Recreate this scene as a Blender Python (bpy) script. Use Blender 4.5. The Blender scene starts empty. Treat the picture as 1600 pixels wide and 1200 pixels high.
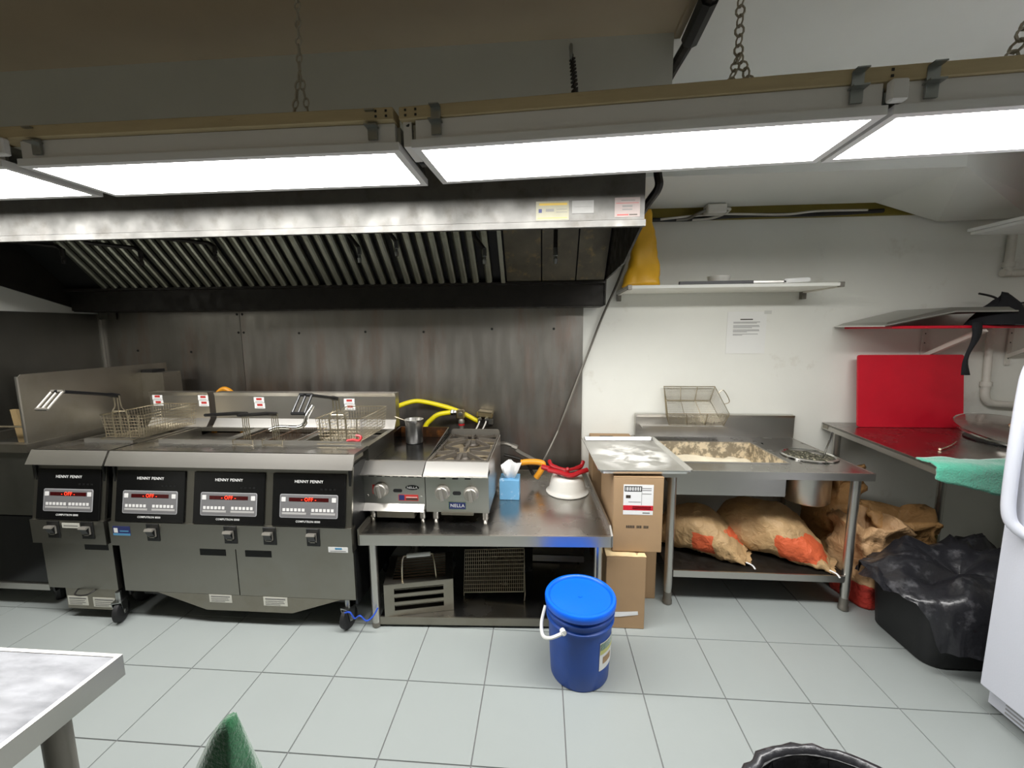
import bpy, math, random
from mathutils import Vector, Matrix, noise as mnoise

scene = bpy.context.scene
COL = scene.collection
random.seed(7)
PI = math.pi

# ------------------------------------------------------------------ camera
F_PX, PITCH, YAW, ROLL, CAM_H = 646.5, 0.12805, -0.07459, 0.00685, 1.5
cp, sp, cy, sy = math.cos(PITCH), math.sin(PITCH), math.cos(YAW), math.sin(YAW)
fwd = Vector((sy * cp, cy * cp, -sp))
rgt = Vector((cy, -sy, 0))
dwn = fwd.cross(rgt)
cr, sr = math.cos(ROLL), math.sin(ROLL)
r2 = rgt * cr + dwn * sr
d2 = dwn * cr - rgt * sr
cam_data = bpy.data.cameras.new('camera')
cam = bpy.data.objects.new('camera', cam_data)
COL.objects.link(cam)
cam_data.sensor_width = 36.0
cam_data.lens = F_PX / 1600 * 36.0
cam_data.clip_start = 0.02
mw = Matrix((r2, -d2, -fwd)).transposed().to_4x4()
mw.translation = Vector((0, 0, CAM_H))
cam.matrix_world = mw
scene.camera = cam

# ------------------------------------------------------------------ world, exposure
world = bpy.data.worlds.new('world')
scene.world = world
world.use_nodes = True
world.node_tree.nodes['Background'].inputs[0].default_value = (0.9, 0.95, 1, 1)
world.node_tree.nodes['Background'].inputs[1].default_value = 0.0
scene.view_settings.view_transform = 'Standard'
scene.view_settings.look = 'None'
scene.view_settings.gamma = 1
scene.view_settings.use_curve_mapping = False
scene.view_settings.exposure = 0.0
scene.cycles.use_denoising = True
scene.cycles.max_bounces = 10
scene.cycles.diffuse_bounces = 6
scene.cycles.glossy_bounces = 5
scene.cycles.sample_clamp_indirect = 6
LAMP_POWER = 34.0

# ------------------------------------------------------------------ materials
def srgb(r, g, b):
    f = lambda c: (c / 255 / 12.92) if c / 255 <= 0.04045 else ((c / 255 + 0.055) / 1.055) ** 2.4
    return (f(r), f(g), f(b), 1)

def nd(nt, kind, **kw):
    n = nt.nodes.new(kind)
    for k, v in kw.items():
        if k in n.inputs.keys():
            n.inputs[k].default_value = v
        else:
            setattr(n, k, v)
    return n

MATS = {}
def mat(name, col, rough=0.5, metal=0.0, var=0.0, vscale=4.0, stretch=(1, 1, 1), bump=0.0, bscale=40.0,
        bstretch=None, rvar=0.0, col2=None, c2range=(0.5, 0.65), emit=None, estr=0.0, spec=None, alpha=None,
        trans=0.0, coat=0.0, ior=None, sheen=0.0, world=False, c2scale=None):
    """procedural principled material: base colour, noise variation, a second patch colour and a noise bump"""
    m = bpy.data.materials.new(name)
    m.use_nodes = True
    nt = m.node_tree
    b = nt.nodes['Principled BSDF']
    L = nt.links.new
    b.inputs['Base Color'].default_value = col
    b.inputs['Roughness'].default_value = rough
    b.inputs['Metallic'].default_value = metal
    if spec is not None: b.inputs['Specular IOR Level'].default_value = spec
    if ior: b.inputs['IOR'].default_value = ior
    if trans: b.inputs['Transmission Weight'].default_value = trans
    if coat: b.inputs['Coat Weight'].default_value = coat
    if sheen: b.inputs['Sheen Weight'].default_value = sheen
    if emit is not None:
        b.inputs['Emission Color'].default_value = emit
        b.inputs['Emission Strength'].default_value = estr
    tc = nt.nodes.new('ShaderNodeTexCoord')
    mp = nt.nodes.new('ShaderNodeMapping')
    mp.inputs['Scale'].default_value = stretch
    if world:
        g = nt.nodes.new('ShaderNodeNewGeometry')
        L(g.outputs['Position'], mp.inputs['Vector'])
    else:
        L(tc.outputs['Object'], mp.inputs['Vector'])
    cur = None
    if var > 0:
        n = nd(nt, 'ShaderNodeTexNoise', Scale=vscale, Detail=5.0, Roughness=0.6)
        L(mp.outputs[0], n.inputs['Vector'])
        r = nt.nodes.new('ShaderNodeMapRange')
        r.inputs['From Min'].default_value = 0.25; r.inputs['From Max'].default_value = 0.75
        r.inputs['To Min'].default_value = 1 - var; r.inputs['To Max'].default_value = 1 + var
        L(n.outputs['Fac'], r.inputs['Value'])
        mx = nt.nodes.new('ShaderNodeMix'); mx.data_type = 'RGBA'; mx.blend_type = 'MULTIPLY'
        mx.inputs['Factor'].default_value = 1
        mx.inputs['A'].default_value = col
        L(r.outputs[0], mx.inputs['B'])
        cur = mx.outputs['Result']
    if col2 is not None:
        n2 = nd(nt, 'ShaderNodeTexNoise', Scale=c2scale or vscale * 1.7, Detail=6.0, Roughness=0.65)
        L(mp.outputs[0], n2.inputs['Vector'])
        r2_ = nt.nodes.new('ShaderNodeMapRange')
        r2_.inputs['From Min'].default_value = c2range[0]; r2_.inputs['From Max'].default_value = c2range[1]
        L(n2.outputs['Fac'], r2_.inputs['Value'])
        mx2 = nt.nodes.new('ShaderNodeMix'); mx2.data_type = 'RGBA'
        L(r2_.outputs[0], mx2.inputs['Factor'])
        if cur: L(cur, mx2.inputs['A'])
        else: mx2.inputs['A'].default_value = col
        mx2.inputs['B'].default_value = col2
        cur = mx2.outputs['Result']
    if cur: L(cur, b.inputs['Base Color'])
    if rvar > 0:
        n3 = nd(nt, 'ShaderNodeTexNoise', Scale=vscale * 2.3, Detail=4.0)
        L(mp.outputs[0], n3.inputs['Vector'])
        r3 = nt.nodes.new('ShaderNodeMapRange')
        r3.inputs['From Min'].default_value = 0.3; r3.inputs['From Max'].default_value = 0.7
        r3.inputs['To Min'].default_value = max(0.03, rough - rvar); r3.inputs['To Max'].default_value = rough + rvar
        L(n3.outputs['Fac'], r3.inputs['Value'])
        L(r3.outputs[0], b.inputs['Roughness'])
    if bump > 0:
        n4 = nd(nt, 'ShaderNodeTexNoise', Scale=bscale, Detail=4.0)
        if bstretch:
            mp2 = nt.nodes.new('ShaderNodeMapping'); mp2.inputs['Scale'].default_value = bstretch
            L(tc.outputs['Object'], mp2.inputs['Vector']); L(mp2.outputs[0], n4.inputs['Vector'])
        else:
            L(mp.outputs[0], n4.inputs['Vector'])
        bp = nd(nt, 'ShaderNodeBump', Strength=bump, Distance=0.01)
        L(n4.outputs['Fac'], bp.inputs['Height'])
        L(bp.outputs[0], b.inputs['Normal'])
    MATS[name] = m
    return m

STEEL = srgb(176, 172, 164)
M_ = {}
def setup_mats():
    mat('steel', srgb(196, 193, 187), 0.34, 1, var=0.05, vscale=1.5)
    mat('steel_top', srgb(172, 170, 166), 0.26, 1, var=0.06, vscale=2.5, rvar=0.06, col2=srgb(140, 132, 122), c2range=(0.52, 0.95), c2scale=2.2)
    mat('steel_dull', srgb(150, 145, 134), 0.42, 1, var=0.08, vscale=3, rvar=0.05, col2=srgb(118, 110, 90), c2range=(0.5, 0.95), c2scale=2.6)
    mat('steel_fryer', srgb(148, 145, 137), 0.33, 1, var=0.05, vscale=1.6, rvar=0.03, col2=srgb(138, 132, 118), c2range=(0.5, 0.95), c2scale=1.8)
    mat('steel_hood', srgb(104, 103, 100), 0.55, 0.9, var=0.14, vscale=6, rvar=0.1, col2=srgb(82, 78, 72), c2range=(0.5, 0.8))
    mat('steel_wall', srgb(152, 148, 142), 0.36, 1, var=0.16, vscale=1.4, stretch=(3.2, 1, 0.7), rvar=0.07,
        col2=srgb(150, 128, 118), c2range=(0.5, 0.72), c2scale=1.3)  # warm blotches: some heat tint, mostly reflections painted into the steel colour
    mat('steel_wall_dark', srgb(120, 119, 112), 0.42, 1, var=0.12, vscale=1.4, stretch=(2, 2, 0.7), rvar=0.06)
    mat('steel_scratched', srgb(126, 127, 130), 0.5, 1, var=0.10, vscale=5, stretch=(1, 3, 1), rvar=0.08, col2=srgb(108, 109, 112), c2range=(0.45, 0.75), c2scale=12)
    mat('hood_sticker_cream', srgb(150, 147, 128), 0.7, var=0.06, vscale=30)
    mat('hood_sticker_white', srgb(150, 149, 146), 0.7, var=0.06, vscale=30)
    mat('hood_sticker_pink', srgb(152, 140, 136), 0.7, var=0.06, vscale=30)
    mat('chrome', srgb(215, 214, 210), 0.12, 1)
    mat('wire', srgb(188, 178, 156), 0.3, 1)
    mat('wire_dark', srgb(120, 100, 84), 0.45, 1)
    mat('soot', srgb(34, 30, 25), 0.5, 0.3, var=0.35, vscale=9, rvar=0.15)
    mat('baffle', srgb(116, 118, 108), 0.42, 1, var=0.12, vscale=6, col2=srgb(92, 90, 70), c2range=(0.55, 0.8))
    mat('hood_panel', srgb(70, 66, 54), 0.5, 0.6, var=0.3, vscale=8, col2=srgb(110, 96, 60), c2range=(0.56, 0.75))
    mat('black_paint', srgb(20, 20, 20), 0.4, 0, var=0.15, vscale=10)
    mat('black_gap', srgb(12, 12, 12), 0.7)
    mat('black_panel', srgb(9, 9, 10), 0.22)
    mat('black_handle', srgb(16, 16, 17), 0.35)
    mat('rubber', srgb(22, 22, 23), 0.6, bump=0.1)
    mat('keypad', srgb(112, 111, 112), 0.5)
    mat('keypad_rim', srgb(170, 170, 172), 0.5)
    mat('key', srgb(222, 220, 218), 0.5)
    mat('key_strip', srgb(172, 170, 168), 0.5)
    mat('display', srgb(60, 6, 8), 0.2)
    mat('display_digit', srgb(255, 60, 30), 0.4, emit=srgb(255, 45, 25), estr=3.0)
    mat('white_print', srgb(225, 225, 222), 0.5)
    mat('sticker', srgb(205, 203, 192), 0.55, var=0.06, vscale=30)
    mat('sticker_white', srgb(226, 226, 224), 0.5)
    mat('sticker_pink', srgb(214, 200, 194), 0.6, var=0.06, vscale=30)
    mat('sticker_cream', srgb(218, 212, 180), 0.6, var=0.06, vscale=30)
    mat('sticker_red', srgb(178, 48, 44), 0.5)
    mat('sticker_blue', srgb(36, 44, 96), 0.5)
    mat('sticker_cyan', srgb(80, 140, 178), 0.5)
    mat('grey_print', srgb(120, 118, 116), 0.6)
    mat('dark_print', srgb(60, 52, 44), 0.6)
    mat('red_label', srgb(196, 28, 44), 0.5)
    mat('gold_print', srgb(190, 160, 70), 0.6)
    mat('oil', srgb(66, 52, 34), 0.12, var=0.15, vscale=6)
    mat('griddle', srgb(24, 23, 22), 0.16, 0.4, var=0.3, vscale=6, rvar=0.06)
    mat('griddle_rust', srgb(70, 46, 28), 0.4, 0.5, var=0.4, vscale=12, col2=srgb(130, 78, 34), c2range=(0.5, 0.7))
    mat('cast_iron', srgb(92, 86, 78), 0.5, 0.3, var=0.2, vscale=30, bump=0.15, bscale=200)
    mat('burner_pan', srgb(168, 154, 128), 0.5, 0.6, var=0.25, vscale=14)
    mat('knob', srgb(150, 146, 138), 0.35, 0.5)
    mat('yellow_hose', srgb(222, 206, 24), 0.38, bump=0.05, bscale=120)
    mat('amber_hose', srgb(226, 152, 34), 0.42, bump=0.1, bscale=120)
    mat('brass', srgb(190, 176, 140), 0.3, 1)
    mat('pipe_grey', srgb(128, 124, 116), 0.45, 0.7)
    mat('wall_white', srgb(224, 224, 216), 0.55, var=0.03, vscale=2.5, bump=0.12, bscale=14, col2=srgb(204, 200, 188), c2range=(0.62, 0.8))
    mat('ceiling_white', srgb(214, 214, 206), 0.65, var=0.03, vscale=2, bump=0.06, bscale=18)
    mat('ceiling_tan', srgb(176, 160, 134), 0.7, var=0.05, vscale=3, bump=0.05, bscale=30)
    mat('enclosure', srgb(196, 196, 188), 0.65, var=0.05, vscale=2)
    mat('olive', srgb(132, 116, 40), 0.6, var=0.15, vscale=6)
    mat('fixture_white', srgb(214, 210, 206), 0.45)
    mat('fixture_trim', srgb(216, 214, 212), 0.4)
    mat('batten', srgb(176, 158, 122), 0.65, var=0.10, vscale=5, stretch=(1, 8, 8), col2=srgb(140, 112, 74), c2range=(0.62, 0.8))
    mat('galvanised', srgb(160, 162, 160), 0.3, 1)
    mat('chain', srgb(168, 160, 144), 0.5, 0.3)
    mat('lamp_panel', srgb(255, 255, 255), 0.5, emit=(1.0, 0.988, 0.965, 1), estr=LAMP_POWER)
    mat('tile', srgb(150, 156, 154), 0.34, var=0.035, vscale=1.1, bump=0.02, bscale=60, rvar=0.06, world=True)
    mat('grout', srgb(112, 112, 112), 0.8, var=0.15, vscale=6)
    mat('cardboard', srgb(162, 133, 99), 0.75, var=0.07, vscale=5, bump=0.04, bscale=30)
    mat('cardboard_light', srgb(214, 190, 146), 0.8, var=0.12, vscale=14)
    mat('aluminium', srgb(226, 225, 222), 0.3, 1, var=0.05, vscale=8)
    mat('flour_tray', srgb(186, 184, 178), 0.36, 1, var=0.06, vscale=6)
    mat('flour', srgb(236, 226, 202), 0.9, var=0.05, vscale=20, bump=0.3, bscale=60)
    mat('flour_wall', srgb(150, 140, 122), 0.5, 0.5, var=0.15, vscale=18, col2=srgb(228, 214, 188), c2range=(0.46, 0.58), c2scale=22)
    mat('greens', srgb(58, 58, 44), 0.5, var=0.5, vscale=60, col2=srgb(190, 184, 158), c2range=(0.54, 0.62), c2scale=75, bump=0.6, bscale=90)
    mat('bucket_blue', srgb(6, 66, 152), 0.4)
    mat('lid_blue', srgb(0, 98, 226), 0.38)
    mat('white_plastic', srgb(230, 230, 226), 0.4)
    mat('enamel', srgb(222, 220, 212), 0.3, var=0.02)
    mat('red_plastic', srgb(168, 22, 30), 0.38)
    mat('red_board', srgb(196, 16, 40), 0.45, var=0.08, vscale=5, rvar=0.06, bump=0.04, bscale=90)
    mat('tissue', srgb(232, 232, 232), 0.8)
    mat('tissue_box', srgb(112, 172, 214), 0.5, var=0.08, vscale=9, col2=srgb(190, 214, 236), c2range=(0.58, 0.66))
    mat('paper', srgb(226, 226, 222), 0.7, var=0.02)
    mat('clear_tape', srgb(206, 206, 200), 0.25)
    mat('yellow_bag', srgb(226, 172, 40), 0.4, var=0.1, vscale=7, bump=0.35, bscale=14)
    mat('green_towel', srgb(82, 178, 150), 0.95, sheen=0.6, var=0.10, vscale=22, bump=0.5, bscale=120)
    mat('dark_green_towel', srgb(18, 92, 52), 0.95, sheen=0.7, var=0.18, vscale=26, bump=0.5, bscale=140)
    mat('fridge', srgb(206, 209, 219), 0.4, var=0.01, bump=0.05, bscale=160)
    mat('fridge_grey', srgb(150, 150, 152), 0.5)
    mat('tub', srgb(14, 14, 16), 0.5)
    mat('bin_bag', srgb(34, 34, 38), 0.34, bump=0.5, bscale=22, coat=0.15, col2=srgb(110, 110, 114), c2range=(0.54, 0.85), c2scale=14)
    mat('black_cloth', srgb(18, 18, 22), 0.9)
    mat('lid_glass', srgb(150, 140, 132), 0.12, 0.55, alpha=1)
    mat('pipe_white', srgb(206, 202, 192), 0.5, var=0.05, vscale=20)
    mat('blue_box', srgb(60, 96, 190), 0.5)
    mat('dark_wire', srgb(30, 28, 26), 0.5)
    mat('blue_cord', srgb(40, 80, 190), 0.5)
    mat('yellow_carton', srgb(178, 172, 60), 0.6, var=0.1)
    mat('wood_spatula', srgb(150, 128, 90), 0.65, var=0.15, vscale=9, stretch=(8, 8, 1))
    mat('leaf', srgb(190, 190, 120), 0.7)
setup_mats()

def bag_material(name, paper, ink, x0, x1, z0, z1, axis='X', slant=0.0):
    """brown paper with an ink patch printed on a band of the sack (object space, flat print)"""
    m = bpy.data.materials.new(name); m.use_nodes = True
    nt = m.node_tree; b = nt.nodes['Principled BSDF']; L = nt.links.new
    tc = nt.nodes.new('ShaderNodeTexCoord')
    n = nd(nt, 'ShaderNodeTexNoise', Scale=7.0, Detail=5.0); L(tc.outputs['Object'], n.inputs['Vector'])
    ramp = nt.nodes.new('ShaderNodeValToRGB')
    ramp.color_ramp.elements[0].position = 0.3; ramp.color_ramp.elements[0].color = tuple(c * 0.72 for c in paper[:3]) + (1,)
    ramp.color_ramp.elements[1].position = 0.7; ramp.color_ramp.elements[1].color = paper
    L(n.outputs['Fac'], ramp.inputs[0])
    sep = nt.nodes.new('ShaderNodeSeparateXYZ'); L(tc.outputs['Object'], sep.inputs[0])
    n2 = nd(nt, 'ShaderNodeTexNoise', Scale=16.0, Detail=3.0); L(tc.outputs['Object'], n2.inputs['Vector'])
    def band(out, lo, hi):
        a = nd(nt, 'ShaderNodeMath', operation='GREATER_THAN'); a.inputs[1].default_value = lo
        c = nd(nt, 'ShaderNodeMath', operation='LESS_THAN'); c.inputs[1].default_value = hi
        ad = nd(nt, 'ShaderNodeMath', operation='MULTIPLY_ADD'); ad.inputs[1].default_value = 0.05
        L(n2.outputs['Fac'], ad.inputs[0]); L(out, ad.inputs[2])
        L(ad.outputs[0], a.inputs[0]); L(ad.outputs[0], c.inputs[0])
        mu = nd(nt, 'ShaderNodeMath', operation='MULTIPLY'); L(a.outputs[0], mu.inputs[0]); L(c.outputs[0], mu.inputs[1])
        return mu.outputs[0]
    mu = nd(nt, 'ShaderNodeMath', operation='MULTIPLY')
    sk = nd(nt, 'ShaderNodeMath', operation='MULTIPLY_ADD'); sk.inputs[1].default_value = -slant
    L(sep.outputs['Y'], sk.inputs[0]); L(sep.outputs[axis], sk.inputs[2])
    L(band(sk.outputs[0], x0, x1), mu.inputs[0]); L(band(sep.outputs['Z'], z0, z1), mu.inputs[1])
    mx = nt.nodes.new('ShaderNodeMix'); mx.data_type = 'RGBA'
    L(mu.outputs[0], mx.inputs['Factor']); L(ramp.outputs[0], mx.inputs['A']); mx.inputs['B'].default_value = ink
    L(mx.outputs['Result'], b.inputs['Base Color'])
    b.inputs['Roughness'].default_value = 0.62
    n3 = nd(nt, 'ShaderNodeTexNoise', Scale=22.0, Detail=5.0, Distortion=1.2); L(tc.outputs['Object'], n3.inputs['Vector'])
    bp = nd(nt, 'ShaderNodeBump', Strength=0.7, Distance=0.015); L(n3.outputs['Fac'], bp.inputs['Height']); L(bp.outputs[0], b.inputs['Normal'])
    MATS[name] = m
    return m

def flour_mask_material():
    m = mat('tray_flour', srgb(222, 221, 218), 0.38, 1)
    nt = m.node_tree; b = nt.nodes['Principled BSDF']; L = nt.links.new
    tc = nt.nodes.new('ShaderNodeTexCoord')
    mp = nt.nodes.new('ShaderNodeMapping'); mp.inputs['Scale'].default_value = (4.2, 5.0, 1)
    L(tc.outputs['Object'], mp.inputs[0])
    n = nd(nt, 'ShaderNodeTexNoise', Scale=2.2, Detail=7.0, Roughness=0.62, Distortion=0.6); L(mp.outputs[0], n.inputs['Vector'])
    r = nt.nodes.new('ShaderNodeMapRange'); r.inputs['From Min'].default_value = 0.42; r.inputs['From Max'].default_value = 0.56
    L(n.outputs['Fac'], r.inputs[0])
    # fade towards the rim: flour was scattered on the middle of the sheet
    g = nt.nodes.new('ShaderNodeVectorMath'); g.operation = 'LENGTH'
    mp2 = nt.nodes.new('ShaderNodeMapping'); mp2.inputs['Scale'].default_value = (4.3, 3.6, 0)
    L(tc.outputs['Object'], mp2.inputs[0]); L(mp2.outputs[0], g.inputs[0])
    r2_ = nt.nodes.new('ShaderNodeMapRange'); r2_.inputs['From Min'].default_value = 1.05; r2_.inputs['From Max'].default_value = 0.55
    L(g.outputs['Value'], r2_.inputs[0])
    mu = nd(nt, 'ShaderNodeMath', operation='MULTIPLY'); L(r.outputs[0], mu.inputs[0]); L(r2_.outputs[0], mu.inputs[1])
    mx = nt.nodes.new('ShaderNodeMix'); mx.data_type = 'RGBA'
    L(mu.outputs[0], mx.inputs['Factor']); mx.inputs['A'].default_value = srgb(216, 215, 212); mx.inputs['B'].default_value = srgb(238, 236, 228)
    L(mx.outputs['Result'], b.inputs['Base Color'])
    iv = nd(nt, 'ShaderNodeMath', operation='SUBTRACT'); iv.inputs[0].default_value = 1; L(mu.outputs[0], iv.inputs[1]); L(iv.outputs[0], b.inputs['Metallic'])
    r3 = nt.nodes.new('ShaderNodeMapRange'); r3.inputs['To Min'].default_value = 0.34; r3.inputs['To Max'].default_value = 0.9
    L(mu.outputs[0], r3.inputs[0]); L(r3.outputs[0], b.inputs['Roughness'])
flour_mask_material()

# ------------------------------------------------------------------ mesh helpers
WM = {}          # world matrix of every object, kept by name

def link(o, parent=None, M=None):
    COL.objects.link(o)
    if parent is not None:
        o.parent = parent
    WM[o.name] = M if M is not None else (WM[parent.name].copy() if parent is not None else Matrix())
    return o

def tag(o, label=None, cat=None, group=None, kind=None):
    if label: o['label'] = label
    if cat: o['category'] = cat
    if group: o['group'] = group
    if kind: o['kind'] = kind
    return o

def thing(name, label, cat, loc=(0, 0, 0), rotz=0.0, group=None):
    o = bpy.data.objects.new(name, None)
    o.empty_display_size = 0.05
    o.location = loc
    o.rotation_euler = (0, 0, rotz)
    link(o, None, Matrix.Translation(Vector(loc)) @ Matrix.Rotation(rotz, 4, 'Z'))
    return tag(o, label, cat, group)

class MB:
    def __init__(self, M=None):
        self.v = []; self.f = []; self.M = M or Matrix()
    def add(self, vs, fs):
        n = len(self.v)
        self.v += [self.M @ Vector(p) for p in vs]
        self.f += [tuple(i + n for i in f) for f in fs]
        return self
    def box(self, x0, x1, y0, y1, z0, z1):
        return self.add([(x0, y0, z0), (x1, y0, z0), (x1, y1, z0), (x0, y1, z0), (x0, y0, z1), (x1, y0, z1), (x1, y1, z1), (x0, y1, z1)],
                        [(3, 2, 1, 0), (4, 5, 6, 7), (0, 1, 5, 4), (1, 2, 6, 5), (2, 3, 7, 6), (3, 0, 4, 7)])
    def cbox(self, x0, x1, y0, y1, z0, z1, c=0.004):
        """box with chamfered edges"""
        X = (x0, x1); Y = (y0, y1); Z = (z0, z1)
        vs = []; idx = {}
        for i in (0, 1):
            for j in (0, 1):
                for k in (0, 1):
                    sx = c if i == 0 else -c; sy_ = c if j == 0 else -c; sz = c if k == 0 else -c
                    for a, p in (('x', (X[i], Y[j] + sy_, Z[k] + sz)), ('y', (X[i] + sx, Y[j], Z[k] + sz)), ('z', (X[i] + sx, Y[j] + sy_, Z[k]))):
                        idx[(i, j, k, a)] = len(vs); vs.append(p)
        fs = []
        g = lambda *q: idx[q]
        fs.append((g(0,0,0,'x'), g(0,0,1,'x'), g(0,1,1,'x'), g(0,1,0,'x')))
        fs.append((g(1,0,0,'x'), g(1,1,0,'x'), g(1,1,1,'x'), g(1,0,1,'x')))
        fs.append((g(0,0,0,'y'), g(1,0,0,'y'), g(1,0,1,'y'), g(0,0,1,'y')))
        fs.append((g(0,1,0,'y'), g(0,1,1,'y'), g(1,1,1,'y'), g(1,1,0,'y')))
        fs.append((g(0,0,0,'z'), g(0,1,0,'z'), g(1,1,0,'z'), g(1,0,0,'z')))
        fs.append((g(0,0,1,'z'), g(1,0,1,'z'), g(1,1,1,'z'), g(0,1,1,'z')))
        for i in (0, 1):
            for j in (0, 1):
                fs.append((g(i,j,0,'x'), g(i,j,1,'x'), g(i,j,1,'y'), g(i,j,0,'y')))
        for i in (0, 1):
            for k in (0, 1):
                fs.append((g(i,0,k,'x'), g(i,1,k,'x'), g(i,1,k,'z'), g(i,0,k,'z')))
        for j in (0, 1):
            for k in (0, 1):
                fs.append((g(0,j,k,'y'), g(1,j,k,'y'), g(1,j,k,'z'), g(0,j,k,'z')))
        for i in (0, 1):
            for j in (0, 1):
                for k in (0, 1):
                    fs.append((g(i,j,k,'x'), g(i,j,k,'y'), g(i,j,k,'z')))
        return self.add(vs, fs)
    def quad(self, a, b, c, d):
        return self.add([a, b, c, d], [(0, 1, 2, 3)])
    def prism(self, poly, axis, a0, a1):
        """extrude a 2D polygon along an axis; poly in the two other axes (in xyz order)"""
        n = len(poly)
        def p(q, a):
            if axis == 'x': return (a, q[0], q[1])
            if axis == 'y': return (q[0], a, q[1])
            return (q[0], q[1], a)
        vs = [p(q, a0) for q in poly] + [p(q, a1) for q in poly]
        fs = [tuple(range(n))[::-1], tuple(range(n, 2 * n))]
        for i in range(n):
            j = (i + 1) % n
            fs.append((i, j, j + n, i + n))
        return self.add(vs, fs)
    def tube(self, pts, r, n=8, cap=True, closed=False):
        pts = [Vector(p) for p in pts]
        m = len(pts)
        rad = r if isinstance(r, (list, tuple)) else [r] * m
        vs = []; fs = []
        up = None
        for i, p in enumerate(pts):
            if closed: t = pts[(i + 1) % m] - pts[i - 1]
            elif i == 0: t = pts[1] - p
            elif i == m - 1: t = p - pts[i - 1]
            else: t = (pts[i + 1] - p).normalized() + (p - pts[i - 1]).normalized()
            if t.length < 1e-9: t = Vector((0, 0, 1))
            t.normalize()
            if up is None:
                up = Vector((0, 0, 1)) if abs(t.z) < 0.9 else Vector((1, 0, 0))
            a = t.cross(up)
            if a.length < 1e-6: a = t.orthogonal()
            a.normalize(); b = a.cross(t).normalized(); up = b
            for k in range(n):
                an = 2 * PI * k / n
                vs.append(p + a * (math.cos(an) * rad[i]) + b * (math.sin(an) * rad[i]))
        segs = m if closed else m - 1
        for i in range(segs):
            for k in range(n):
                i2 = (i + 1) % m
                fs.append((i * n + k, i * n + (k + 1) % n, i2 * n + (k + 1) % n, i2 * n + k))
        if cap and not closed:
            fs.append(tuple(range(n))[::-1]); fs.append(tuple(range((m - 1) * n, m * n)))
        return self.add(vs, fs)
    def rod(self, a, b, r, n=6):
        return self.tube([a, b], r, n)
    def lathe(self, prof, c=(0, 0, 0), n=28, sx=1.0, sy_=1.0, caps=True):
        """revolve [(r, z), ...] about the vertical through c"""
        vs = []; fs = []
        m = len(prof)
        for r, z in prof:
            for k in range(n):
                a = 2 * PI * k / n
                vs.append((c[0] + r * math.cos(a) * sx, c[1] + r * math.sin(a) * sy_, c[2] + z))
        for i in range(m - 1):
            for k in range(n):
                fs.append((i * n + k, i * n + (k + 1) % n, (i + 1) * n + (k + 1) % n, (i + 1) * n + k))
        if caps and prof[0][0] > 1e-6: fs.append(tuple(range(n))[::-1])
        if caps and prof[-1][0] > 1e-6: fs.append(tuple(range((m - 1) * n, m * n)))
        return self.add(vs, fs)
    def grid(self, rows):
        """rows of points -> quads"""
        nr, nc = len(rows), len(rows[0])
        vs = [p for row in rows for p in row]
        fs = [(i * nc + j, i * nc + j + 1, (i + 1) * nc + j + 1, (i + 1) * nc + j) for i in range(nr - 1) for j in range(nc - 1)]
        return self.add(vs, fs)
    def build(self, name, material, parent=None, smooth=False, local=False, angle=40, label=None):
        inv = Matrix() if (local or parent is None) else WM[parent.name].inverted()
        me = bpy.data.meshes.new(name)
        me.from_pydata([tuple(inv @ p) for p in self.v], [], self.f)
        me.validate()
        import bmesh
        bm = bmesh.new(); bm.from_mesh(me)
        bmesh.ops.remove_doubles(bm, verts=bm.verts, dist=1e-6)
        bmesh.ops.recalc_face_normals(bm, faces=bm.faces)
        bm.to_mesh(me); bm.free()
        me.materials.append(MATS[material])
        if smooth:
            for p in me.polygons: p.use_smooth = True
            try: me.set_sharp_from_angle(angle=math.radians(angle))
            except Exception: pass
        o = bpy.data.objects.new(name, me)
        link(o, parent)
        if label: o['label'] = label
        return o

def solo(mb, name, material, label, cat, group=None, smooth=False, kind=None):
    """a top-level thing that is one mesh, with its origin at its base"""
    zs = min(p.z for p in mb.v); cx = sum(p.x for p in mb.v) / len(mb.v); cyy = sum(p.y for p in mb.v) / len(mb.v)
    off = Vector((cx, cyy, zs))
    mb.v = [p - off for p in mb.v]
    o = mb.build(name, material, None, smooth)
    o.location = off
    WM[o.name] = Matrix.Translation(off)
    return tag(o, label, cat, group, kind)

def struct(mb, name, material, label, cat, parent=None):
    o = mb.build(name, material, parent)
    if parent is None: tag(o, label, cat, kind='structure')
    return o

def copy_tree(src, parent=None, M=None):
    c = src.copy(); COL.objects.link(c); c.parent = parent
    WM[c.name] = M if M is not None else (WM[parent.name] if parent else WM[src.name])
    for ch in [o for o in src.children]:
        copy_tree(ch, c)
    return c

def place(o, loc, rotz=0.0):
    o.location = loc; o.rotation_euler = (0, 0, rotz)
    M = Matrix.Translation(Vector(loc)) @ Matrix.Rotation(rotz, 4, 'Z')
    def rec(q):
        WM[q.name] = M
        for c in q.children: rec(c)
    rec(o)

def lettering(s, size, M, material, parent, name='lettering', align='CENTER', depth=0.0003, sx=1.0):
    """flat letters; M maps the text plane (x right, y up, z out) to the world"""
    cu = bpy.data.curves.new('text', 'FONT')
    cu.body = s; cu.size = size; cu.align_x = align; cu.align_y = 'CENTER'; cu.extrude = depth
    cu.resolution_u = 2; cu.offset = size * 0.004; cu.space_character = 1.08
    tmp = bpy.data.objects.new('text', cu)
    COL.objects.link(tmp)
    dg = bpy.context.evaluated_depsgraph_get()
    me = bpy.data.meshes.new_from_object(tmp.evaluated_get(dg))
    bpy.data.objects.remove(tmp); bpy.data.curves.remove(cu)
    me.transform(Matrix.Diagonal((sx, 1, 1, 1)))
    me.transform(WM[parent.name].inverted() @ M)
    me.name = name
    me.materials.clear(); me.materials.append(MATS[material])
    o = bpy.data.objects.new(name, me)
    return link(o, parent)

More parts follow.
